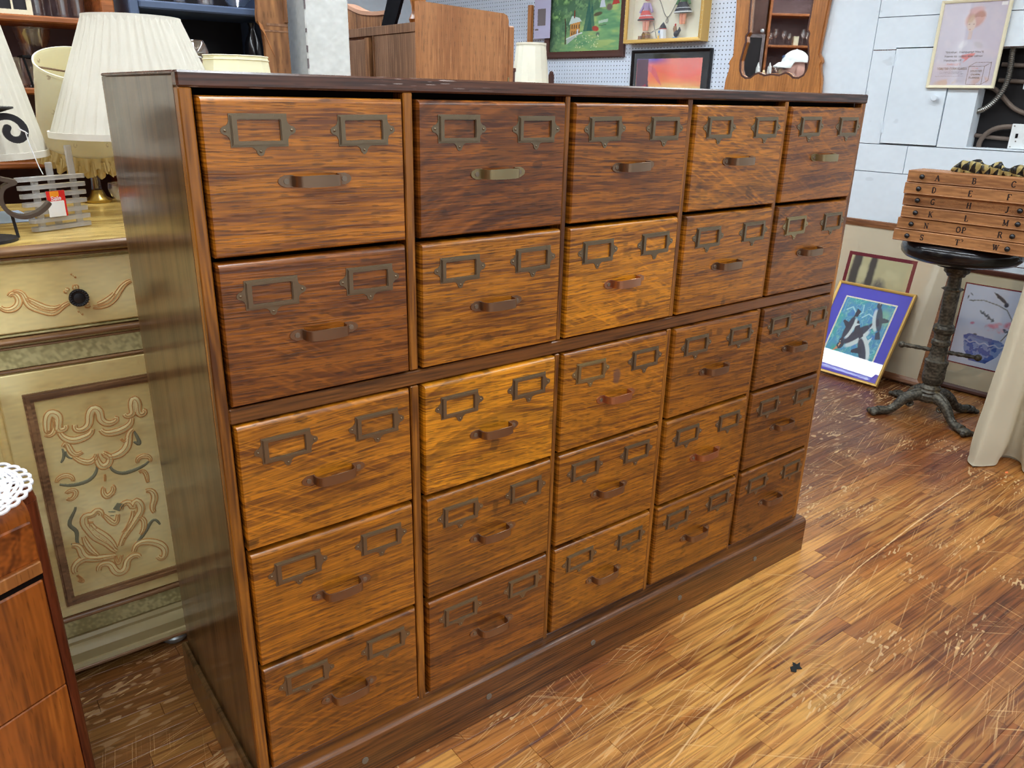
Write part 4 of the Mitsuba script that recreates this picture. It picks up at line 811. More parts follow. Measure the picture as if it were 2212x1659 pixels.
# landscape painting
gp = thing('landscape_painting', 'green landscape oil painting of a farmhouse in a dark wooden frame on the pegboard', 'painting')
GF = wframe(3.585, 1.640, .0065)
frame_sides(gp, GF, .742, .62, .044, .026, 'dark_red_wood')
def green_art(u, v, C):
    n1, n2, n3 = nz(u, v, 9, 9, 3), nz(u, v, 30, 26, 5), nz(u, v, 5, 18, 8)
    C = C + np.array(S(92, 128, 92)); C = lay(C, (n1 > .5) * 1., (66, 100, 78), .6); C = lay(C, np.clip((n2 - .52) * 6, 0, 1), (128, 164, 110), .7)
    hill = np.clip((.60 * u + .10 - v) * 9, 0, 1) * np.clip((u - .05) * 4, 0, 1); C = lay(C, hill, (122, 166, 112)); C = lay(C, hill * np.clip((n3 - .5) * 6, 0, 1), (170, 188, 116), .8); C = lay(C, hill * np.clip((.45 - n3) * 6, 0, 1), (84, 140, 104), .7)
    C = lay(C, np.clip((.12 - v) * 10, 0, 1) * np.clip((n3 - .4) * 3, 0, 1), (140, 170, 104), .7); C = lay(C, np.clip((.12 - u) * 9, 0, 1), (52, 74, 58), .8)
    for cx, cy, r in ((.2, .62, .14), (.12, .42, .11), (.3, .75, .13), (.42, .85, .12)):
        C = lay(C, ell(u, v, cx, cy, r, r * .8, 0, .5) * (.4 + n2), (70, 108, 70)); C = lay(C, ell(u, v, cx, cy + .03, r, r * .7, 0, .6) * np.clip((n2 - .5) * 5, 0, 1), (150, 190, 120))
    for k, cx in enumerate((.545, .59)): C = lay(C, pg(u, v, [(cx - .06, .24), (cx + .06, .24), (cx + .01, .62 - .06 * k)]), (44, 92, 82), .85)
    C = lay(C, pg(u, v, [(.30, .17), (.44, .22), (.44, .37), (.30, .33)]), (196, 142, 76)); C = lay(C, pg(u, v, [(.28, .33), (.32, .43), (.43, .40), (.46, .36)]), (206, 220, 214)); C = lay(C, pg(u, v, [(.345, .40), (.365, .40), (.365, .49), (.345, .49)]), (110, 60, 44))
    for a in (.32, .35, .38, .42):
        for b in (.20, .275): C = lay(C, pg(u, v, [(a, b), (a + .014, b + .005), (a + .014, b + .05), (a, b + .045)]), (92, 66, 50))
    C = lay(C, pg(u, v, [(.395, .20), (.415, .205), (.415, .27), (.395, .265)]), (214, 222, 230)); C = lay(C, pg(u, v, [(.25, .17), (.47, .215), (.47, .235), (.255, .09)]), (176, 186, 178)); C = lay(C, ln(u, v, [(.25, .16), (.36, .20), (.47, .225)], .008), (214, 220, 216))
    C = lay(C, ln(u, v, [(.235, .10), (.235, .30), (.22, .40)], .009), (66, 50, 38)); C = lay(C, ell(u, v, .655, .265, .055, .035, -.3, .3), (170, 72, 62)); C = lay(C, ell(u, v, .69, .20, .03, .025, 0, .4), (90, 110, 90))
    C = lay(C, pg(u, v, [(.69, .32), (.82, .335), (.82, .37), (.69, .35)]), (188, 204, 190), .8); C = lay(C, pg(u, v, [(.69, .29), (.80, .30), (.80, .31), (.69, .30)]), (90, 118, 84)); C = lay(C, pg(u, v, [(.86, .52), (.96, .53), (.94, .59), (.88, .58)]), (176, 64, 56)); C = lay(C, pg(u, v, [(.70, .50), (.78, .50), (.75, .62), (.72, .62)]), (196, 206, 214)); C = lay(C, ell(u, v, .68, .43, .07, .025, .2, .3), (88, 82, 60)); C = lay(C, ell(u, v, .83, .50, .05, .05, 0, .4), (110, 96, 86))
    for i in range(40):
        a, b = .50 + .2 * math.sin(i * 7.1) * .8 + .04, .12 + .07 * math.sin(i * 3.3); C = lay(C, ell(u, v, a, b, .008, .006, 0, .5), (230, 230, 190))
    return C
put_art(gp, .662, .54, green_art, GF, .040, .040, .008, 230)
# gold shadow box with dolls and a windmill
sx = thing('shadow_box', 'gold framed shadow box of small souvenirs hanging on the pegboard', 'shadow box')
SF = wframe(2.800, 1.714, .0065)
SW, SH, SD = .597, .46, .082
part(sx, 'back_board', xf(bx(0, SW, 0, SH, 0, .004), SF), 'shade_linen')
for a, b, c_, d in ((0, .012, 0, SH), (SW - .012, SW, 0, SH), (.012, SW - .012, 0, .012), (.012, SW - .012, SH - .012, SH)): part(sx, 'side', xf(bx(a, b, c_, d, .004, SD - .012, .001), SF), 'gold_dark' if c_ == 0 and d < .1 else 'gold_frame')
frame_sides(sx, SF, SW, SH, .022, .014, 'gold_frame', SD - .012)
part(sx, 'bead_edge', xf(cat([mv(ball(.0028, sub=1), x, y, SD + .0005) for x in (.004, SW - .006) for y in np.arange(.01, SH, .026)]), SF), 'shade_band')
part(sx, 'lining', xf(cat(bx(.012, SW - .012, .012, .014, .004, SD - .014), bx(.012, .014, .012, SH - .012, .004, SD - .014), bx(SW - .014, SW - .012, .012, SH - .012, .004, SD - .014)), SF), 'shade_linen')
def toy(name, label, items, cat_='ornament'):
    t = thing(name, label, cat_)
    for nm, m, mt in items: part(t, nm, xf(m, SF), mt, 30)
def doll(x, y, z, s, skirt, trim, top):
    L_ = [('leg', cat([tube([(x + .012 * q, y - .005, z), (x + .010 * q, y - .060 * s, z)], [.012, .009], 8) for q in (-1, 1)]), 'toy_peach'),
          ('skirt', xf(lathe([(0, 0), (.062 * s, 0), (.055 * s, .014), (.026 * s, .055 * s), (0, .055 * s)], 24), frame4((x, y, z), (1, 0, .0), (0, 0, -.45), (0, 1, .2))), skirt),
          ('hem', xf(band(.0605 * s, .0, .008, .003), frame4((x, y, z), (1, 0, 0), (0, 0, -.45), (0, 1, .2))), trim), ('hem', xf(band(.045 * s, .022, .006, .003), frame4((x, y, z), (1, 0, 0), (0, 0, -.45), (0, 1, .2))), 'toy_white'),
          ('torso', tube([(x, y + .045 * s, z), (x, y + .10 * s, z)], [.018, .024], 10), top), ('arm', cat([tube([(x + q * .02, y + .095 * s, z), (x + q * .048, y + .045 * s, z + .004)], .008, 8) for q in (-1, 1)]), top), ('head', mv(ball(.024, sub=2), x, y + .135 * s, z), 'toy_peach'), ('hair', mv(ball(.026, sub=2, s=(1, .8, .9)), x, y + .145 * s, z - .005), 'toy_brown')]
    return L_
toy('doll', 'small doll in a red ringed skirt at the left of the gold shadow box', doll(.140, .135, .035, 1.0, 'toy_red', 'toy_black', 'toy_lilac'), 'doll')
toy('doll', 'small doll in a black and white skirt at the right of the gold shadow box', doll(.420, .165, .035, 1.05, 'toy_black', 'toy_white', 'toy_green'), 'doll')
toy('necklace', 'silver chain with a ring pendant hanging in the gold shadow box', [('chain', tube(spline([(.20, .26, .010), (.245, .20, .010), (.285, .150, .010), (.33, .20, .010), (.385, .26, .010)], 40), .0022, 6), 'steel'), ('pendant', cat(tube([(.285 + .008 * math.cos(t), .128 + .012 * math.sin(t), .010) for t in np.linspace(0, 2 * math.pi, 20)], .0022, 6), tube([(.285, .152, .010), (.285, .140, .010)], .003, 6)), 'steel')])
brl = cyl(.026, .045, (0, 0, 0), 'y', 20)
toy('miniature_barrel', 'tiny brown barrel and crate at the left of the shadow box floor', [('barrel', lathe([(0, 0), (.022, 0), (.028, .02), (.028, .032), (.022, .052), (0, .052)], 20, (0, 0, 0)).apply_transform(frame4((.155, .0145, .045), (1, 0, 0), (0, 0, 1), (0, 1, 0))), 'toy_brown'), ('hoop', cat([xf(band(.0275, h_, .004, .0015), frame4((.155, .0145, .045), (1, 0, 0), (0, 0, 1), (0, 1, 0))) for h_ in (.012, .036)]), 'brass'), ('crate', bx(.100, .124, .0145, .045, .035, .058, .002), 'toy_brown')])
sail = cat([rot(bx(-.002, .002, .004, .048, 0, .002), a, (0, 0, 1)) for a in (20, 110, 200, 290)])
toy('miniature_windmill', 'tiny white windmill with a dark roof in the shadow box', [('tower', lathe([(0, 0), (.027, 0), (.021, .062), (0, .062)], 8).apply_transform(frame4((.285, .018, .045), (1, 0, 0), (0, 0, 1), (0, 1, 0))), 'toy_white'), ('base', bx(.254, .316, .0145, .022, .022, .068, .002), 'toy_red'), ('roof', lathe([(0, 0), (.024, 0), (.016, .016), (0, .038)], 8).apply_transform(frame4((.285, .082, .045), (1, 0, 0), (0, 0, 1), (0, 1, 0))), 'toy_black'), ('band', xf(band(.0215, .060, .004, .0015), frame4((.285, .018, .045), (1, 0, 0), (0, 0, 1), (0, 1, 0))), 'toy_red'), ('door', bx(.268, .278, .022, .040, .068, .072, .001), 'toy_yellow'), ('window', bx(.270, .279, .056, .068, .066, .070, .001), 'toy_blue'), ('sails', mv(sail, .245, .070, .072), 'steel')])
toy('miniature_rooster', 'tiny rooster figurine on a blue base in the shadow box', [('base', bx(.372, .400, .0145, .028, .03, .058, .002), 'toy_blue'), ('body', ball(.018, (.390, .048, .045), 2, (1, 1.1, .8)), 'toy_black'), ('neck', tube([(.384, .055, .045), (.376, .075, .045), (.377, .092, .045)], [.011, .012, .008], 10), 'toy_brown'), ('comb', ball(.008, (.379, .099, .045), 1, (.7, 1, .7)), 'toy_red'), ('tail', tube([(.400, .05, .045), (.412, .07, .045), (.410, .084, .045)], [.010, .009, .003], 8), 'toy_black')])
part(sx, 'glass', xf(bx(.018, SW - .018, .018, SH - .018, SD - .013, SD - .0125), SF), 'pane')
# sunset print in black frame
bf = thing('sunset_print', 'pink and orange sunset picture in a black frame below the gold shadow box', 'picture')
BF = frame4(wpt(2.772, 1.28, .0065), -WT, (0, 0, 1), WN)
frame_sides(bf, BF, .615, .397, .018, .022, 'black_gloss'); part(bf, 'mat_board', xf(bx(.014, .60, .014, .385, .002, .006), BF), 'black_matte')
def sunset(u, v, C):
    n1, n2 = nz(u, v, 3, 7, 4), nz(u, v, 5, 14, 9); w = v + .25 * (n1 - .5) + .10 * (u - .5)
    C = C + np.array(S(236, 222, 150)); C = lay(C, np.clip((w - .36) * 6, 0, 1), (246, 176, 110)); C = lay(C, np.clip((w - .48) * 5, 0, 1), (244, 120, 98)); C = lay(C, np.clip((w - .66) * 4, 0, 1), (240, 142, 132))
    C = lay(C, np.clip((.55 - u) * 4, 0, 1) * np.clip((v - .86) * 8, 0, 1), (118, 92, 190)); C = lay(C, np.clip((.7 - u) * 3, 0, 1) * np.clip((.75 - np.abs(v - .55) * 4), 0, 1) * .6, (248, 84, 66)); C = lay(C, pg(u, v, [(.17, .9), (.30, .80), (.42, .45), (.34, .55), (.24, .72), (.17, .78)]), (226, 112, 130), .8)
    C = lay(C, np.clip((u - .5) * 3, 0, 1) * np.clip((.52 - v) * 5, 0, 1) * np.clip((n2 - .35) * 4, 0, 1), (240, 232, 160)); C = lay(C, pg(u, v, [(0, 0), (.0, 1), (.18, 1), (.19, .6), (.22, .3), (.30, 0)]), (88, 34, 62)); C = lay(C, pg(u, v, [(.10, 0), (.06, .4), (.16, .5), (.2, .25), (.27, 0)]) * n1, (180, 40, 70)); return C
put_art(bf, .506, .300, sunset, BF, .042, .045, .0068, 130)
part(bf, 'glass', xf(bx(.016, .60, .016, .385, .012, .0125), BF), 'pane')
ez = thing('wall_shelf', 'narrow white ledge under the pictures, hidden behind the file cabinet', 'shelf') ; part(ez, 'ledge', wbox(2.0, 2.95, 1.262, 1.2795, .0065, .06, .002), 'white_paint')
lg = thing('leaflet', 'pale purple leaflet pinned to the left edge of the landscape painting', 'leaflet')
part(lg, 'sheet', xf(bx(-.095, .07, .135, .40, .036, .0368), GF), 'purple_card'); part(lg, 'print', xf(cat(bx(-.06, .02, .22, .33, .0368, .0371), bx(-.085, -.05, .19, .20, .0368, .0371)), GF), 'ink_gray')

# wall mirror with carved frame (local x to the right, y up)
mr = thing('wall_mirror', 'tall wall mirror in a scalloped orange maple frame', 'mirror')
MF = wframe(1.735, 1.30, .012)
half = [(.0, .0), (.20, .0), (.285, .03), (.300, .08), (.306, .14), (.302, .20), (.288, .25), (.284, .275), (.294, .288), (.286, .305), (.268, .33), (.272, .40), (.278, .50), (.284, .60), (.300, .72), (.285, .80), (.22, .88), (.12, .93), (.0, .95)]
outl = Polygon([(-x, y) for x, y in half[::-1]] + half[1:-1]).buffer(.012).buffer(-.024).buffer(.012)
ih_ = [(.0, .232), (.045, .226), (.085, .240), (.110, .232), (.135, .214), (.165, .212), (.190, .225), (.203, .25), (.208, .30), (.196, .36), (.186, .40), (.190, .43), (.176, .45), (.180, .52), (.184, .62), (.192, .70), (.170, .78), (.1, .83), (0, .85)]
inl = Polygon([(-x, y) for x, y in ih_[::-1]] + ih_[1:-1]).buffer(.006).buffer(-.006)
part(mr, 'frame', xf(cat(ext(outl.difference(inl), .018), mv(ext(outl.buffer(-.008).difference(inl.buffer(.010)), .007), 0, 0, .018)), MF), 'maple_orange', 20)
part(mr, 'inner_lip', xf(mv(ext(inl.buffer(.010).difference(inl.buffer(.0005)), .006), 0, 0, .018), MF), 'dark_red_wood')
part(mr, 'mirror_glass', xf(ext(inl.buffer(.004), .004), MF), 'mirror_silver', label='mirror glass'); part(mr, 'backing', xf(mv(ext(outl.buffer(-.015), .011), 0, 0, -.0115), MF), 'raw_brown')

# cereal advertisement
ad = thing('framed_advertisement', 'framed old corn flakes advertisement with a pale portrait on the white wall', 'poster')
AF = wframe(.889, 1.460, .010)
AW, AH = .307, .392
frame_sides(ad, AF, AW, AH, .0135, .014, 'cream_frame'); part(ad, 'backing', xf(bx(.006, AW - .006, .006, AH - .006, .0, .003), AF), 'raw_brown')
def ad_art(u, v, C):
    n1 = nz(u, v, 6, 8, 2); C = C + np.array(S(204, 198, 208)); C = lay(C, np.clip((n1 - .5) * 4, 0, 1), (214, 206, 212), .6); C = lay(C, ell(u, v, .52, .46, .32, .12, 0, .6), (216, 214, 222), .7)
    C = lay(C, ell(u, v, .53, .80, .17, .12, .2, .25), (206, 164, 152), .85); C = lay(C, ell(u, v, .53, .90, .14, .05, .1, .4), (216, 182, 180), .8); C = lay(C, ell(u, v, .59, .81, .11, .09, .4, .3) * (n1 > .45), (184, 140, 128), .8); C = lay(C, ell(u, v, .49, .73, .075, .095, .1, .3), (222, 204, 192)); C = lay(C, ell(u, v, .47, .80, .07, .05, .7, .4), (206, 178, 150), .7)
    for x in (.455, .525): C = lay(C, ell(u, v, x, .735, .018, .007, 0, .4), (160, 130, 124), .8)
    C = lay(C, ell(u, v, .48, .675, .018, .008, 0, .4), (196, 140, 132), .8); C = lay(C, pg(u, v, [(.47, .56), (.53, .56), (.53, .65), (.47, .66)]), (214, 196, 190)); C = lay(C, ell(u, v, .42, .50, .09, .05, .5, .5), (226, 224, 228), .7); C = lay(C, ell(u, v, .66, .49, .10, .045, -.3, .5), (186, 182, 184), .5)
    C = lay(C, pg(u, v, [(.43, .37), (.56, .39), (.64, .395), (.62, .36), (.55, .335), (.49, .29), (.47, .28), (.50, .32), (.44, .34)]), (222, 132, 124), .85); C = lay(C, pg(u, v, [(.88, .94), (.97, .94), (.97, .98), (.88, .98)]), (232, 232, 232))
    C = lay(C, ell(u, v, .25, .04, .22, .05, .1, .5) * (n1 > .42), (206, 180, 160), .8); C = lay(C, ell(u, v, .80, .06, .16, .06, .1, .4) * (n1 > .4), (208, 176, 164), .7); return C
put_art(ad, AW - .022, AH - .022, ad_art, AF, .011, .011, .0035, 140, 'print')
def say(parent, s, x, y, h, m, F, z=.0037, bold=False, maxw=None):
    t = meshkit.text_mesh(s, h, .0003, bold); w = t.extents[0]
    if maxw: t.apply_scale((maxw / w, 1, 1))
    part(parent, 'lettering', xf(mv(t, x, y, z), F), m)
say(ad, '"Mother, Company! You\'ll', .058, .158, .0082, 'ink_gray', AF, maxw=.170, bold=True); say(ad, 'Have to open the other', .058, .140, .0082, 'ink_gray', AF, maxw=.170, bold=True); say(ad, 'Package of', .058, .122, .0082, 'ink_gray', AF, maxw=.078, bold=True)
say(ad, "Kellogg's", .075, .105, .0085, 'ink_pink', AF, maxw=.062); say(ad, 'TOASTED CORN FLAKES', .034, .083, .0105, 'ink_brown', AF, bold=True, maxw=.136)
say(ad, 'The Original has this Signature', .048, .072, .0038, 'ink_gray', AF, maxw=.10); say(ad, 'Look for it on every package', .048, .065, .0038, 'ink_gray', AF, maxw=.11)
part(ad, 'rule_line', xf(cat(bx(.03, .160, .0535, .0545, .0036, .0039)), AF), 'ink_brown')
bxp = [(.178, .018), (.246, .018), (.246, .098), (.178, .098)]; dx_, dy_ = .027, .018
edge = cat([tube([(a[0], a[1], .0038), (b[0], b[1], .0038)], .0008, 5) for a, b in [((.178, .018), (.246, .018)), ((.246, .018), (.246, .098)), ((.246, .098), (.178, .098)), ((.178, .098), (.178, .018)), ((.178, .098), (.205, .116)), ((.205, .116), (.273, .116)), ((.273, .116), (.246, .098)), ((.273, .116), (.273, .036)), ((.273, .036), (.246, .018))]])
part(ad, 'box_outline', xf(edge, AF), 'ink_brown', label='drawn cereal box')
say(ad, "Kellogg's", .192, .088, .0045, 'ink_pink', AF, maxw=.034); say(ad, 'TOASTED', .186, .073, .008, 'ink_brown', AF, bold=True, maxw=.052); say(ad, 'CORN', .192, .058, .0075, 'ink_brown', AF, bold=True, maxw=.040); say(ad, 'FLAKES', .186, .044, .008, 'ink_brown', AF, bold=True, maxw=.046)
part(ad, 'glass', xf(bx(.012, AW - .012, .012, AH - .012, .0075, .0080), AF), 'pane')
# ------------------------------------------------------------------ seen only in the wall mirror: glass bookcase, display head with cap, candle bulbs
b2 = thing('bookcase', 'orange-edged bookcase of glasses reflected in the wall mirror', 'bookcase')
e1 = np.array([.35, .365, 0]); e1 /= np.linalg.norm(e1); n1_ = np.array([e1[1], -e1[0], 0])
KF = frame4((.06, 2.83, 0), e1, (-n1_).tolist(), (0, 0, 1))            # local: x along the front, y back, z up
kx = lambda m: xf(m, KF)
part(b2, 'back_panel', kx(bx(0, .60, .24, .255, .05, 2.55)), 'case_back')
for x in (0, .575): part(b2, 'side_panel', kx(bx(x, x + .025, 0, .25, .002, 2.55, .002)), 'shelf_wood')
for z in (.5, 1.0, 1.4, 1.65, 1.905, 2.185, 2.53): part(b2, 'shelf', kx(bx(.025, .575, .002, .24, z - .022, z, .003)), 'shelf_wood')
for i, x in enumerate((.09, .15, .21, .33, .40, .47, .53)):
    p_ = KF @ np.array([x, .08 + .04 * (i % 2), 0, 1]); glassware('glass_goblet', p_[0], p_[1], 1.905, .11 + .02 * (i % 3), .026, ['first', 'second', 'third', 'fourth', 'fifth', 'sixth', 'last'][i] + ' clear goblet from the left on the mirrored bookcase shelf')
for i, x in enumerate((.43, .50)):
    p_ = KF @ np.array([x, .06, 0, 1]); glassware('glass_bowl', p_[0], p_[1], 1.65, .07, .04, ['left', 'right'][i] + ' glass bowl low in the bookcase seen in the wall mirror')
bxs = thing('cardboard_box', 'small grey box among the goblets in the mirrored bookcase', 'box'); part(bxs, 'carton', kx(bx(.26, .31, .05, .10, 1.9055, 1.99, .001)), 'mat_sand')
cbd = thing('dark_cabinet', 'dark cabinet with a grey rimmed blackboard door beside the mirrored bookcase', 'cabinet')
part(cbd, 'body', kx(bx(.61, .86, .02, .25, .002, 2.4, .002)), 'dark_red_wood'); part(cbd, 'door', kx(bx(.62, .85, .003, .02, 1.50, 1.985, .002)), 'hutch_dark')
part(cbd, 'door_rim', xf(ext_xz(ring_poly(.615, .855, 1.49, 1.995, .03), .006, 0), KF @ frame4((0, .003, 0), (1, 0, 0), (0, 1, 0), (0, 0, 1))), 'ink_gray'); part(cbd, 'knob', kx(mv(ball(.018, sub=2), .655, -.012, 2.025)), 'white_paint', 30, label='round white knob')
ped = thing('display_pedestal', 'plain white display pedestal behind the oak cabinet, under the capped head', 'pedestal')
part(ped, 'column', bx(1.80, 2.04, 2.24, 2.48, .001, 1.43, .004), 'white_paint'); part(ped, 'top', bx(1.78, 2.06, 2.22, 2.50, 1.43, 1.455, .003), 'white_paint')
mh = thing('mannequin', 'pink display head in dark sunglasses reflected in the wall mirror', 'mannequin head')
fd = np.array([.70, .714, 0]); sd_ = np.array([-.714, .70, 0])
HF = frame4((1.915, 2.355, 1.625), fd, sd_, (0, 0, 1)); hx_ = lambda m: xf(m, HF)
head = ball(1, sub=3, s=(.088, .070, .105)); v = head.vertices.copy(); f_ = np.clip(v[:, 0] / .088, 0, 1)
v[:, 1] *= 1 - .30 * np.clip(-v[:, 2] / .105, 0, 1); v[:, 0] += .030 * np.exp(-((v[:, 1] / .014) ** 2 + ((v[:, 2] + .015) / .022) ** 2)) * (f_ > .3) - .010 * np.exp(-((np.abs(v[:, 1]) - .028) / .016) ** 2 - ((v[:, 2] - .012) / .014) ** 2) * (f_ > .3) + .006 * np.exp(-(v[:, 1] / .02) ** 2 - ((v[:, 2] + .055) / .01) ** 2) * (f_ > .3); head.vertices = v
nk = lathe([(0, 0), (.075, 0), (.07, .02), (.045, .05), (.042, .11), (0, .11)], 24, (-.02, 0, -.169))
part(mh, 'head', hx_(cat(head, nk)), 'skin_pink', True)
for s_ in (-1, 1): part(mh, 'ear', hx_(mv(ball(1, sub=2, s=(.016, .007, .028)), -.008, s_ * .071, -.005)), 'skin_pink', True); part(mh, 'lens', hx_(mv(ball(1, sub=2, s=(.008, .026, .019)), .088, s_ * .029, .012)), 'lens_dark', True)
part(mh, 'nose', hx_(mv(ball(1, sub=2, s=(.018, .012, .022)), .098, 0, -.018)), 'cream_ceramic', True); part(mh, 'mouth', hx_(mv(ball(1, sub=2, s=(.006, .022, .006)), .080, 0, -.055)), 'toy_red', True)
cpz = thing('baseball_cap', 'white baseball cap with a small blue emblem worn by the display head', 'cap')
crown = ball(1, sub=4, s=(.108, .094, .105)); crown = trimesh.intersections.slice_mesh_plane(crown, (0, 0, 1), (0, 0, .012))
part(cpz, 'crown', hx_(mv(crown, -.008, 0, .035)), 'cap_white', True)
th = np.linspace(-1.25, 1.25, 25); V = []
for r_, dz in ((0, 0), (.5, .002), (1, -.012)):
    for t in th: V.append((.088 * math.cos(t) + r_ * .085 * max(0, math.cos(t)) ** .7 - .008, .092 * math.sin(t), .047 + dz - .02 * r_ * r_ - .012 * r_ * abs(math.sin(t))))
V = np.array(V); F = []
for i in range(2):
    for j in range(24): a = i * 25 + j; F += [(a, a + 25, a + 26), (a, a + 26, a + 1)]
V2 = np.vstack([V, V + (0, 0, .004)]); F = np.vstack([np.array(F), np.array(F)[:, ::-1] + 75])
part(cpz, 'brim', hx_(trimesh.Trimesh(V2, F, process=False)), 'cap_white', True)
part(cpz, 'emblem', hx_(mv(ball(1, sub=2, s=(.008, .024, .011)), .086, .012, .088)), 'cap_blue', True); part(cpz, 'button', hx_(mv(ball(.006, sub=1), -.008, 0, .141)), 'cap_white')
cs = thing('console_table', 'narrow dark console table carrying the candle bulbs, behind the oak cabinet', 'table')
part(cs, 'top', bx(2.215, 2.352, 2.375, 2.50, 1.50, 1.52, .003), 'dark_red_wood')
for x in (2.23, 2.335):
    for yy in (2.39, 2.485): part(cs, 'leg', bx(x - .012, x + .012, yy - .012, yy + .012, .001, 1.50, .002), 'dark_red_wood')
for i, (x, yy) in enumerate(((2.331, 2.456), (2.274, 2.39))):
    bl = thing('candle_bulb', ('left' if i == 0 else 'right') + ' white pointed candle bulb reflected at the bottom of the wall mirror', 'bulb')
    part(bl, 'bulb', lathe([(0, .03), (.011, .03), (.014, .045), (.0165, .07), (.014, .098), (.006, .125), (.0025, .137), (0, .138)], 20, (x, yy, 1.5205)), 'bulb_white', 40); part(bl, 'socket', lathe([(0, 0), (.014, 0), (.014, .01), (.010, .012), (.010, .03), (0, .03)], 20, (x, yy, 1.5205)), 'brass', 40)
fn_ = thing('cream_finial', 'small cream finial between the two candle bulbs in the mirror', 'finial'); part(fn_, 'finial', lathe([(0, 0), (.013, 0), (.010, .03), (.014, .055), (.008, .08), (.004, .085), (0, .086)], 20, (2.306, 2.418, 1.5205)), 'cream_ceramic', 40)

# ------------------------------------------------------------------ cast iron stool with the lettered thread case
SX, SYc = 3.29, .335
so = thing('stool', 'black topped round stool on an ornate cast iron pedestal', 'stool')
at = (SX, SYc, 0)
part(so, 'seat', lathe([(0, .728), (.12, .728), (.185, .736), (.222, .748), (.238, .764), (.243, .784), (.239, .804), (.224, .817), (.19, .8215), (0, .8215)], 64, at), 'black_gloss', 40, label='glossy black round seat')
part(so, 'under_ring', lathe([(0, .712), (.085, .712), (.10, .722), (.10, .736), (0, .736)], 48, at), 'black_matte', 40)
part(so, 'collar', lathe([(0, .668), (.036, .668), (.040, .678), (.052, .688), (.054, .712), (0, .712)], 36, at), 'cast_iron', 30)
part(so, 'column', lathe([(0, .30), (.036, .30), (.034, .345), (.040, .352), (.040, .368), (.033, .376), (.035, .40), (.044, .412), (.046, .428), (.040, .442), (.031, .450), (.033, .60), (.036, .604), (.040, .610), (.028, .618), (.026, .668), (0, .668)], 36, at), 'cast_iron', 25)
part(so, 'spike_ring', cat([rot(trimesh.creation.cone(.008, .014, sections=8), 90, (0, 1, 0)).apply_transform(frame4((SX + .034 * math.cos(a), SYc + .034 * math.sin(a), .610), (math.cos(a), math.sin(a), 0), (-math.sin(a), math.cos(a), 0), (0, 0, 1))) for a in np.linspace(0, 2 * math.pi, 7)[:-1]]), 'cast_iron')
part(so, 'lower_column', lathe([(0, .155), (.034, .155), (.044, .168), (.048, .19), (.047, .25), (.050, .262), (.050, .272), (.041, .278), (.036, .30), (0, .30)], 36, at), 'cast_iron', 25)
part(so, 'hub', lathe([(0, .075), (.05, .075), (.058, .088), (.058, .108), (.050, .116), (.052, .124), (.044, .132), (.045, .140), (.034, .156), (0, .156)], 40, at), 'cast_iron', 25)
bd = np.array([-.30, .954, 0.0]); L_ = .158
P = [np.array([SX, SYc, .318]) + bd * t for t in np.linspace(-L_, L_, 90)]; Vb, nb = [], 16
sdv = np.cross(bd, (0, 0, 1))
for i, q in enumerate(P):
    for j in range(nb):
        a = j * 2 * math.pi / nb; r_ = .0085 * (1 + .22 * math.cos(4 * (a + i * .16))); Vb.append(q + r_ * (math.cos(a) * sdv + math.sin(a) * np.array([0, 0, 1])))
F = [(i * nb + j, i * nb + (j + 1) % nb, (i + 1) * nb + (j + 1) % nb) for i in range(89) for j in range(nb)] + [(i * nb + j, (i + 1) * nb + (j + 1) % nb, (i + 1) * nb + j) for i in range(89) for j in range(nb)]
part(so, 'twisted_bar', cat(trimesh.Trimesh(np.array(Vb), np.array(F), process=False), ball(.0155, P[0], 2), ball(.0155, P[-1], 2)), 'cast_iron', True, label='twisted iron cross bar')
part(so, 'bar_boss', mv(ball(1, sub=2, s=(.036, .036, .024)), SX, SYc, .318), 'cast_iron', True)
for k, a in enumerate((2.50, -1.98, -.47, 1.02)):
    ca, sa = math.cos(a), math.sin(a)
    pr_ = [(.035, .100), (.075, .098), (.115, .078), (.145, .045), (.175, .024), (.205, .020), (.228, .019)]
    Q = spline([(SX + r_ * ca, SYc + r_ * sa, z) for r_, z in pr_], 30); R = np.interp(np.linspace(0, 1, 30), [0, .35, .7, 1], [.030, .024, .018, .021])
    lg_ = part(so, 'foot', cat(tube(Q, R, 12), mv(ball(1, sub=2, s=(.034 if abs(ca) > .5 else .026, .026 if abs(ca) > .5 else .034, .016)), SX + .238 * ca, SYc + .238 * sa, .0175)), 'cast_iron', True)
    part(so if False else lg_, 'toe', cat([mv(ball(1, sub=2, s=(.013, .013, .0115)), SX + .258 * math.cos(a + d_a), SYc + .258 * math.sin(a + d_a), .0125) for d_a in (-.085, 0, .085)]), 'cast_iron', True)
    part(lg_, 'rib', tube([q + np.array([0, 0, r_ * .92]) for q, r_ in zip(Q[:24], R[:24])], .007, 8), 'cast_iron', True)
    sc = [(SX + r_ * ca - .010 * sa * q, SYc + r_ * sa + .010 * ca * q, z) for q in (-1, 1) for r_, z in ((.1, .06), (.085, .05), (.075, .06), (.085, .07), (.095, .066))]
    part(lg_, 'scroll', cat(tube(spline(sc[:5], 16), .006, 6), tube(spline(sc[5:], 16), .006, 6)), 'cast_iron', True)

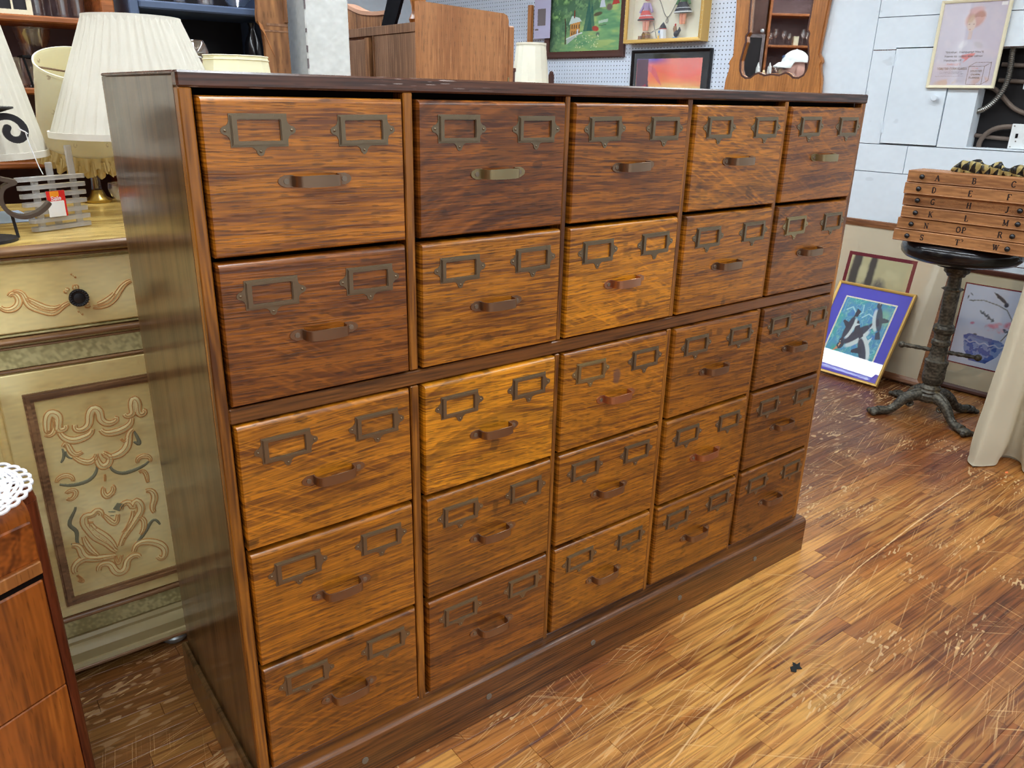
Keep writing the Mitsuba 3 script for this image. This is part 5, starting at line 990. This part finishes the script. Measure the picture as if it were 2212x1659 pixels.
tc = thing('thread_case', 'light brown case of six lettered drawers standing on the stool', 'drawer case')
CF = wframe(.608, .8225, .776); CW_, RH = .515, .0495
part(tc, 'carcass', xf(cat(bx(.004, .012, .003, 6 * RH - .001, -.15, -.012), bx(CW_ - .012, CW_ - .004, .003, 6 * RH - .001, -.15, -.012), bx(.004, CW_ - .004, 0.0005, .004, -.15, -.012), bx(.004, CW_ - .004, 6 * RH - .004, 6 * RH - .0005, -.15, -.012), bx(.012, CW_ - .012, .004, 6 * RH - .004, -.15, -.14)), CF), 'case_wood')
GL = {  # serif capitals as (strokes, width factor); coordinates in a unit cap height
 'A': [([(.04, 0), (.36, 1)], .07), ([(.36, 1), (.70, 0)], .16), ([(.16, .36), (.56, .36)], .07)], 'B': [([(.16, 0), (.16, 1)], .16), ([(.16, 1), (.42, 1), (.56, .9), (.56, .66), (.42, .54), (.16, .54)], .09), ([(.42, .54), (.62, .44), (.62, .12), (.44, 0), (.16, 0)], .11)],
 'C': [([(.66, .78), (.60, .92), (.42, 1), (.22, .92), (.10, .68), (.10, .32), (.22, .08), (.42, 0), (.60, .08), (.67, .22)], .12)], 'D': [([(.16, 0), (.16, 1)], .16), ([(.06, 1), (.40, 1), (.60, .84), (.66, .5), (.60, .16), (.40, 0), (.06, 0)], .10)],
 'E': [([(.16, 0), (.16, 1)], .16), ([(.06, 1), (.60, 1), (.60, .8)], .07), ([(.16, .52), (.46, .52)], .08), ([(.06, 0), (.62, 0), (.62, .22)], .07)], 'F': [([(.16, 0), (.16, 1)], .16), ([(.06, 1), (.60, 1), (.60, .8)], .07), ([(.16, .52), (.46, .52)], .08)],
 'G': [([(.66, .80), (.60, .92), (.42, 1), (.22, .92), (.10, .68), (.10, .32), (.22, .08), (.42, 0), (.60, .06), (.64, .12), (.64, .42)], .12), ([(.46, .42), (.74, .42)], .06)], 'H': [([(.16, 0), (.16, 1)], .15), ([(.64, 0), (.64, 1)], .15), ([(.16, .52), (.64, .52)], .08)],
 'J': [([(.44, 1), (.44, .2), (.36, .03), (.20, 0), (.10, .12)], .14)], 'K': [([(.16, 0), (.16, 1)], .16), ([(.62, 1), (.20, .45)], .07), ([(.30, .56), (.66, 0)], .15)], 'L': [([(.16, 0), (.16, 1)], .16), ([(.06, 0), (.60, 0), (.60, .26)], .07)],
 'M': [([(.12, 0), (.12, 1)], .07), ([(.12, 1), (.44, .08)], .15), ([(.44, .08), (.76, 1)], .07), ([(.76, 1), (.76, 0)], .15)], 'N': [([(.12, 0), (.12, 1)], .07), ([(.12, 1), (.64, 0)], .15), ([(.64, 0), (.64, 1)], .07)],
 'O': [([(.40, 1), (.20, .92), (.09, .68), (.09, .32), (.20, .08), (.40, 0), (.60, .08), (.71, .32), (.71, .68), (.60, .92), (.40, 1)], .12)], 'P': [([(.16, 0), (.16, 1)], .16), ([(.06, 1), (.42, 1), (.60, .9), (.60, .6), (.42, .48), (.16, .48)], .10)],
 'R': [([(.16, 0), (.16, 1)], .16), ([(.06, 1), (.42, 1), (.58, .9), (.58, .62), (.42, .52), (.16, .52)], .10), ([(.40, .52), (.68, 0)], .14)], 'S': [([(.56, .76), (.54, .92), (.36, 1), (.18, .94), (.12, .78), (.18, .62), (.50, .42), (.58, .24), (.52, .06), (.34, 0), (.16, .06), (.11, .26)], .12)],
 'T': [([(.36, 0), (.36, 1)], .16), ([(.06, .78), (.06, 1), (.66, 1), (.66, .78)], .07)], 'W': [([(.06, 1), (.28, 0)], .15), ([(.28, 0), (.48, .92)], .07), ([(.44, .92), (.66, 0)], .15), ([(.66, 0), (.88, 1)], .07)]}
SERIF = {'A': [(.04, 0), (.70, 0)], 'B': [(.1, 0), (.1, 1)], 'H': [(.16, 0), (.16, 1), (.64, 0), (.64, 1)], 'K': [(.16, 0), (.16, 1), (.64, 1), (.66, 0)], 'M': [(.12, 0), (.12, 1), (.76, 0), (.76, 1)], 'N': [(.12, 0), (.10, 1), (.64, 1)], 'P': [(.16, 0)], 'R': [(.16, 0), (.70, 0)], 'T': [(.36, 0)], 'W': [(.06, 1), (.46, .95), (.88, 1)], 'F': [(.16, 0)], 'J': [(.44, 1)], 'L': [(.16, 1)]}
def glyph(ch, x, y, h):
    g_ = unary_union([LineString(p).buffer(w * .62 + .012, cap_style=2, join_style=1) for p, w in GL[ch]] + [sbox(a - .17, b - .045, a + .17, b + .045) for a, b in SERIF.get(ch, [])])
    return ext(affinity.translate(affinity.scale(g_, h, h, origin=(0, 0)), x, y), .0005)
rows = [('A', 'B', 'C'), ('D', 'E', 'F'), ('G', 'H', 'J'), ('K', 'L', 'M'), ('N', 'OP', 'R'), ('S', 'T', 'W')]
po_ = [0.0, .004, -.012, .006, .0, .010]; xo = [0, -.003, -.004, .004, -.006, -.010]
for i, row in enumerate(rows):
    z0 = (5 - i) * RH; o = po_[i]
    d = part(tc, 'drawer', xf(cat(bx(xo[i], CW_ + xo[i], z0 + .005, z0 + RH - .001, -.012, o, .002), bx(.014, CW_ - .014, z0 + .005, z0 + .040, -.138, -.012)), CF), 'case_wood')
    part(d, 'bead', xf(tube([(xo[i] + .001, z0 + .004, o - .002), (CW_ + xo[i] - .001, z0 + .004, o - .002)], .0032, 8), CF), 'case_wood', True)
    for q, (tx, lx) in enumerate(zip(row, (.113, .254, .396))):
        x_ = lx + xo[i] - (.014 if len(tx) > 1 else 0); ms = [glyph(tx[0], x_, z0 + .0135, .0222)]
        if len(tx) > 1: ms += [glyph(tx[1], x_ + .022, z0 + .0135, .0222), ext(Point(x_ + .0185, z0 + .024).buffer(.0016), .0005)]
        if tx == 'T': ms += [ext(LineString([(x_ + .020, z0 + .036), (x_ + .026, z0 + .038), (x_ + .029, z0 + .034), (x_ + .025, z0 + .030)]).buffer(.0012), .0005)]
        part(d, 'letter', xf(mv(cat(ms), 0, 0, o), CF), 'ink')
    for x_ in ((.064, .452) if i >= 2 else (.064, .478)):
        part(d, 'knob', xf(lathe([(0, 0), (.0045, 0), (.0045, .006), (.0095, .010), (.0105, .015), (.008, .020), (.003, .0225), (0, .023)], 18, (0, 0, 0)), CF @ frame4((x_ + xo[i], z0 + .026, o), (1, 0, 0), (0, 1, 0), (0, 0, 1))), 'knob_black', 40)
# gold and black fabric bunched on top of the case
u = np.linspace(0, 1, 90); V = []
top_z = .040 + .010 * np.sin(u * 9) + .014 * np.exp(-((u - .48) / .06) ** 2) + .006 * np.sin(u * 31) - .030 * np.clip(1 - u / .10, 0, 1)
for k, (hf, dz) in enumerate(((0, 0), (.35, .006), (.7, .010), (1, .004), (1.02, -.012), (.7, -.05), (0, -.09))):
    V.append(np.c_[.145 + u * .36, 6 * RH + .0006 + np.maximum(hf * top_z, 0), -.075 + dz + .010 * np.sin(u * 60 + k * .4) * (hf > 0) + 0 * u])
V = np.vstack(V); F = []
for k in range(6):
    for j in range(89): a = k * 90 + j; F += [(a, a + 1, a + 91), (a, a + 91, a + 90)]
whole('patterned_fabric', xf(trimesh.Trimesh(V, np.array(F), process=False), CF), 'gold_fabric', 'bunched black and gold fabric lying on top of the lettered drawer case', 'fabric', True)

# ------------------------------------------------------------------ framed pictures on the floor along the wall
def lean_frame(P, yaw, lean):
    a, l = math.radians(yaw), math.radians(lean); exw = np.array([-math.sin(a), math.cos(a), 0]); nin = np.array([math.cos(a), math.sin(a), 0])
    up = nin * math.sin(l) + np.array([0, 0, math.cos(l)]); n_ = -nin * math.cos(l) + np.array([0, 0, math.sin(l)])
    return exw, up, n_, np.array(P, float)
def LF(P, yaw, lean, w): ex, up, n_, o = lean_frame(P, yaw, lean); return frame4(o + ex * w, -ex, up, n_)   # local x to the right, from the left bottom corner
bw = .98
bg = thing('framed_print', 'large framed print of dark trees with a wide beige mat, leaning on the wall', 'picture')
F_ = LF((3.636, .515, .006), 4, 12, bw)
frame_sides(bg, F_, bw, .80, .036, .024, 'frame_walnut'); part(bg, 'backing', xf(bx(.01, bw - .01, .01, .79, .001, .004), F_), 'raw_brown'); part(bg, 'mat_board', xf(bx(.03, bw - .03, .03, .77, .004, .010), F_), 'mat_beige')
mw, mh_, mx_, my_ = .365, .46, bw - .20 - .365, .165
part(bg, 'maroon_mat', xf(mv(ext(ring_poly(mx_, mx_ + mw, my_, my_ + mh_, .018), .0012), 0, 0, .010), F_), 'maroon')
def trees(u, v, C):
    n1, n2 = nz(u, v, 4, 5, 2), nz(u, v, 12, 10, 6); C = C + np.array(S(196, 188, 150)); C = lay(C, np.clip((n1 - .5) * 4, 0, 1), (214, 206, 168), .6)
    for cx, w_ in ((.10, .085), (.37, .075)): C = lay(C, np.clip((w_ + .03 * (n2 - .5) - np.abs(u - cx - .03 * (v - .5))) * 30, 0, 1), (62, 56, 62), .92)
    for cx, cy, r in ((.55, .68, .13), (.64, .60, .11), (.50, .60, .12), (.28, .62, .10), (.20, .60, .08), (.92, .60, .09)): C = lay(C, ell(u, v, cx, cy, r, r * .8, 0, .7) * np.clip((n2 - .25) * 3, 0, 1), (88, 84, 90), .8)
    C = lay(C, np.clip((.60 - .10 * u - v) * 14, 0, 1), (70, 46, 40), .9); return C
put_art(bg, mw - .036, mh_ - .036, trees, F_, mx_ + .018, my_ + .018, .0106, 110, 'print')
part(bg, 'glass', xf(bx(.036, bw - .036, .036, .764, .0155, .016), F_), 'pane')
# blue framed print of diving penguins
pw, ph = .42, .52
pf = thing('framed_print', 'gold framed penguin print with a violet mat, tilted back on the floor', 'picture')
F_ = LF((3.440, .657, .004), 3, 30, pw)
frame_sides(pf, F_, pw, ph, .014, .016, 'gold_frame'); part(pf, 'backing', xf(bx(.005, pw - .005, .005, ph - .005, .001, .003), F_), 'raw_brown'); part(pf, 'mat_board', xf(bx(.010, pw - .010, .010, ph - .010, .003, .005), F_), 'mat_purple')
part(pf, 'white_mat', xf(mv(ext(ring_poly(.068, .352, .085, .445, .008), .0012), 0, 0, .005), F_), 'shade_linen')
def penguins(u, v, C):
    n1, n2, n3 = nz(u, v, 4, 5, 3), nz(u, v, 9, 9, 7), nz(u, v, 22, 22, 5); C = C + np.array(S(82, 156, 190)); C = lay(C, np.clip((n1 - .48) * 5, 0, 1), (78, 176, 172), .9); C = lay(C, np.clip((.45 - n2) * 6, 0, 1), (70, 128, 196), .8); C = lay(C, np.clip(1 - np.abs(n2 - .5) * 26, 0, 1), (150, 212, 214), .7); C = lay(C, np.clip((n3 - .62) * 6, 0, 1), (140, 200, 180), .6)
    C = lay(C, ell(u, v, .88, .78, .16, .2, .3, .6), (150, 200, 160), .7); C = lay(C, ell(u, v, .2, .14, .12, .09, 0, .5), (60, 168, 150), .8)
    for pts in ([(.10, .80), (.2, .86), (.3, .78), (.33, .70)], [(.46, .72), (.56, .8), (.68, .76)], [(.40, .92), (.43, .80), (.38, .76)]): C = lay(C, ln(u, v, pts, .014), (176, 220, 226), .9)
    def bird(cx, cy, a, s, C):
        ca, sa = math.cos(a), math.sin(a); t = lambda x, y: (cx + s * (x * ca - y * sa), cy + s * (x * sa + y * ca))
        C = lay(C, ell(u, v, *t(0, -.05), .23 * s, .075 * s, a, .2), (214, 226, 226)); C = lay(C, ell(u, v, *t(0, .02), .26 * s, .075 * s, a, .2), (62, 66, 84)); C = lay(C, ell(u, v, *t(-.27, .01), .07 * s, .055 * s, a, .2), (58, 60, 76)); C = lay(C, pg(u, v, [t(-.32, .03), t(-.42, .0), t(-.32, -.02)]), (206, 150, 110))
        C = lay(C, pg(u, v, [t(-.05, .03), t(.06, .22), t(.10, .20), t(.08, .02)]), (58, 60, 76)); C = lay(C, pg(u, v, [t(.02, -.06), t(.15, -.20), t(.12, -.04)]), (214, 226, 226)); C = lay(C, pg(u, v, [t(.22, .04), t(.38, .06), t(.36, -.05), t(.24, -.04)]), (58, 60, 76)); C = lay(C, ell(u, v, *t(-.29, .025), .012 * s, .012 * s, 0, .4), (236, 236, 226)); return C
    C = bird(.50, .42, .75, 1.15, C); C = bird(.30, .52, 1.4, .85, C); C = bird(.74, .22, -.95 + 3.14, 1.0, C); C = bird(.78, .74, -1.15, .9, C) * .9 + C * .1; return C
put_art(pf, .268, .344, penguins, F_, .076, .093, .0054, 150, 'print')
part(pf, 'glass', xf(bx(.012, pw - .012, .012, ph - .012, .0095, .010), F_), 'pane')
# print of a blue bowl with flowers
vw = .60
vp = thing('framed_print', 'framed print of a blue bowl with pink flowers and a bird, behind the stool', 'picture')
F_ = LF((3.800, -.03, .006), 5, 3.6, vw)
frame_sides(vp, F_, vw, .625, .026, .018, 'dark_red_wood'); part(vp, 'backing', xf(bx(.01, vw - .01, .01, .615, .001, .003), F_), 'raw_brown'); part(vp, 'mat_board', xf(bx(.02, vw - .02, .02, .605, .003, .007), F_), 'mat_sand')
part(vp, 'brown_mat', xf(mv(ext(ring_poly(.084, .52, .135, .548, .006), .001), 0, 0, .007), F_), 'maroon')
def flowers(u, v, C):
    n1, n2 = nz(u, v, 5, 5, 3), nz(u, v, 22, 20, 6); C = C + np.array(S(204, 212, 228)); C = lay(C, n1, (196, 206, 230), .5)
    bowl = pg(u, v, [(.10, .36), (.16, .40), (.50, .37), (.56, .33), (.50, .17), (.42, .09), (.40, .06), (.22, .06), (.20, .10), (.14, .18)]); C = lay(C, bowl, (62, 96, 170)); C = lay(C, bowl * (n2 > .5), (140, 164, 206), .75); C = lay(C, bowl * np.clip(1 - np.abs(v - .30 - .012 * np.sin(u * 60)) * 90, 0, 1), (206, 214, 230)); C = lay(C, ell(u, v, .34, .37, .2, .035, -.05, .3) * bowl, (94, 116, 176), .8)
    C = lay(C, bowl * pg(u, v, [(.16, .10), (.46, .10), (.44, .06), (.18, .06)]), (44, 70, 140), .8)
    C = lay(C, ln(u, v, [(.07, .80), (.22, .83), (.38, .80), (.48, .76), (.55, .66), (.58, .55), (.50, .38)], .007), (92, 96, 92), .9)
    for cx, cy, r, cl in ((.36, .52, .075, (214, 150, 168)), (.43, .56, .06, (224, 170, 184)), (.55, .58, .08, (206, 140, 160)), (.48, .50, .06, (222, 176, 188)), (.16, .53, .03, (196, 130, 156)), (.60, .72, .035, (216, 160, 176)), (.68, .55, .06, (210, 150, 170))): C = lay(C, ell(u, v, cx, cy, r, r * .7, .3, .5) * np.clip(.6 + (n2 - .4) * 3, 0, 1), cl)
    for i in range(34): a, b = .22 + .5 * ((i * .381) % 1), .40 + .3 * ((i * .617) % 1); C = lay(C, ell(u, v, a, b, .026, .012, i * 1.3, .4) * (abs(a - .42) + abs(b - .55) > .10), (72, 84, 104), .9)
    for cx, cy in ((.05, .84), (.10, .80), (.08, .88)): C = lay(C, ell(u, v, cx, cy, .028, .007, cx * 30, .4), (88, 98, 108))
    C = lay(C, ell(u, v, .40, .88, .085, .022, -.65, .2), (50, 54, 74)); C = lay(C, ell(u, v, .46, .82, .028, .035, 0, .3), (60, 62, 80)); C = lay(C, pg(u, v, [(.30, .95), (.36, .93), (.40, .88), (.36, .88)]), (44, 46, 64)); return C
put_art(vp, .424, .401, flowers, F_, .090, .141, .0072, 150, 'print')
part(vp, 'glass', xf(bx(.022, vw - .022, .022, .603, .0110, .0115), F_), 'pane')

# ------------------------------------------------------------------ table under a floor-length beige cloth at the right edge
dt = thing('draped_table', 'table under a floor-length beige cloth with deep folds at the right edge', 'table')
bot = [(3.30, .03), (3.08, .020), (2.945, .000), (2.878, -.040), (2.872, -.075), (2.93, -.105), (2.985, -.125), (3.075, -.110), (3.070, -.150), (2.985, -.200), (3.000, -.255), (3.06, -.31), (3.14, -.34), (3.20, -.31), (3.19, -.37), (3.14, -.42), (3.20, -.52), (3.30, -.60), (3.36, -.72)]
topq = [(3.40, .015), (3.22, .000), (3.085, -.015), (3.050, -.045), (3.055, -.065), (3.085, -.085), (3.11, -.100), (3.14, -.105), (3.145, -.130), (3.115, -.165), (3.125, -.205), (3.155, -.25), (3.205, -.275), (3.245, -.275), (3.25, -.315), (3.235, -.36), (3.27, -.45), (3.35, -.53), (3.40, -.65)]
def smooth(p, n=240):
    from scipy.interpolate import CubicSpline
    p = np.array(p); return CubicSpline(np.linspace(0, 1, len(p)), p)(np.linspace(0, 1, n))
Bq, Tq = smooth(bot), smooth(topq); V = []
zs = np.r_[0, .012, .03, .06, .10, np.linspace(.16, .80, 18)]
for z in zs:
    t = (z / .80) ** .75; fl_ = .018 * math.exp(-z / .05); q = Bq * (1 - t) + Tq * t
    nrm = np.gradient(q, axis=0); nrm = np.c_[nrm[:, 1], -nrm[:, 0]]; nrm /= np.linalg.norm(nrm, axis=1, keepdims=True) + 1e-9
    q = q - nrm * (fl_ if z > 0 else fl_ * .8) * 1.0 + nrm * .004 * (meshkit.noise(np.c_[q * 18, np.full(len(q), z * 9)]) - .5)[:, None]
    V.append(np.c_[q, np.full(len(q), z + .002 + .012 * meshkit.noise(np.c_[q * 14, q[:, :1] * 0]) * (z < .001))])
V = np.vstack(V); n_ = 240; F = []
for i in range(len(zs) - 1):
    for j in range(n_ - 1): a = i * n_ + j; F += [(a, a + n_, a + n_ + 1), (a, a + n_ + 1, a + 1)]
part(dt, 'cloth', trimesh.Trimesh(V, np.array(F), process=False), 'cloth_beige', True)
HV = []
for z, o_ in ((.001, .006), (.012, .0085), (.034, .0085), (.040, .0035)):
    t = (z / .80) ** .75; q = Bq * (1 - t) + Tq * t; nrm = np.gradient(q, axis=0); nrm = np.c_[nrm[:, 1], -nrm[:, 0]]; nrm /= np.linalg.norm(nrm, axis=1, keepdims=True) + 1e-9
    HV.append(np.c_[q - nrm * (.018 * math.exp(-z / .05) + o_), np.full(len(q), z)])
part(dt, 'hem', trimesh.Trimesh(np.vstack(HV), np.array([f for i in range(3) for j in range(n_ - 1) for f in ((i * n_ + j, (i + 1) * n_ + j, (i + 1) * n_ + j + 1), (i * n_ + j, (i + 1) * n_ + j + 1, i * n_ + j + 1))]), process=False), 'cloth_hem', True)
part(dt, 'tabletop', ext(Polygon(np.vstack([Tq, [(3.75, -.65), (3.75, .02)]])).buffer(.004), .012).apply_transform(frame4((0, 0, .800), (1, 0, 0), (0, 1, 0), (0, 0, 1))), 'cloth_beige')
for x, yy in ((3.42, -.06), (3.68, -.06), (3.68, -.58), (3.46, -.58)): part(dt, 'leg', bx(x - .015, x + .015, yy - .015, yy + .015, .001, .80), 'dark_red_wood')
# litter on the floor
lf = Polygon([(-.024, -.004), (-.012, .008), (-.002, .006), (.010, .016), (.012, .004), (.026, .004), (.012, -.004), (.008, -.014), (-.004, -.006), (-.014, -.012)])
whole('leaf_scrap', mv(ext(lf, .0012), 1.250, -.344, .0006), 'leaf', 'small black torn scrap lying on the open floor', 'scrap')
whole('paper_scrap', mv(ext(Polygon([(-.008, 0), (.004, .006), (.016, .002), (.006, -.005)]), .001), 2.945, -.165, .0006), 'orange_scrap', 'tiny orange scrap on the floor before the beige cloth', 'scrap')
whole('paper_scrap', mv(ext(Polygon([(-.010, -.003), (.004, .006), (.012, .003), (.006, -.006)]), .001), 3.52, .32, .0006), 'paper_white', 'tiny white scrap on the floor beside the stool foot', 'scrap')
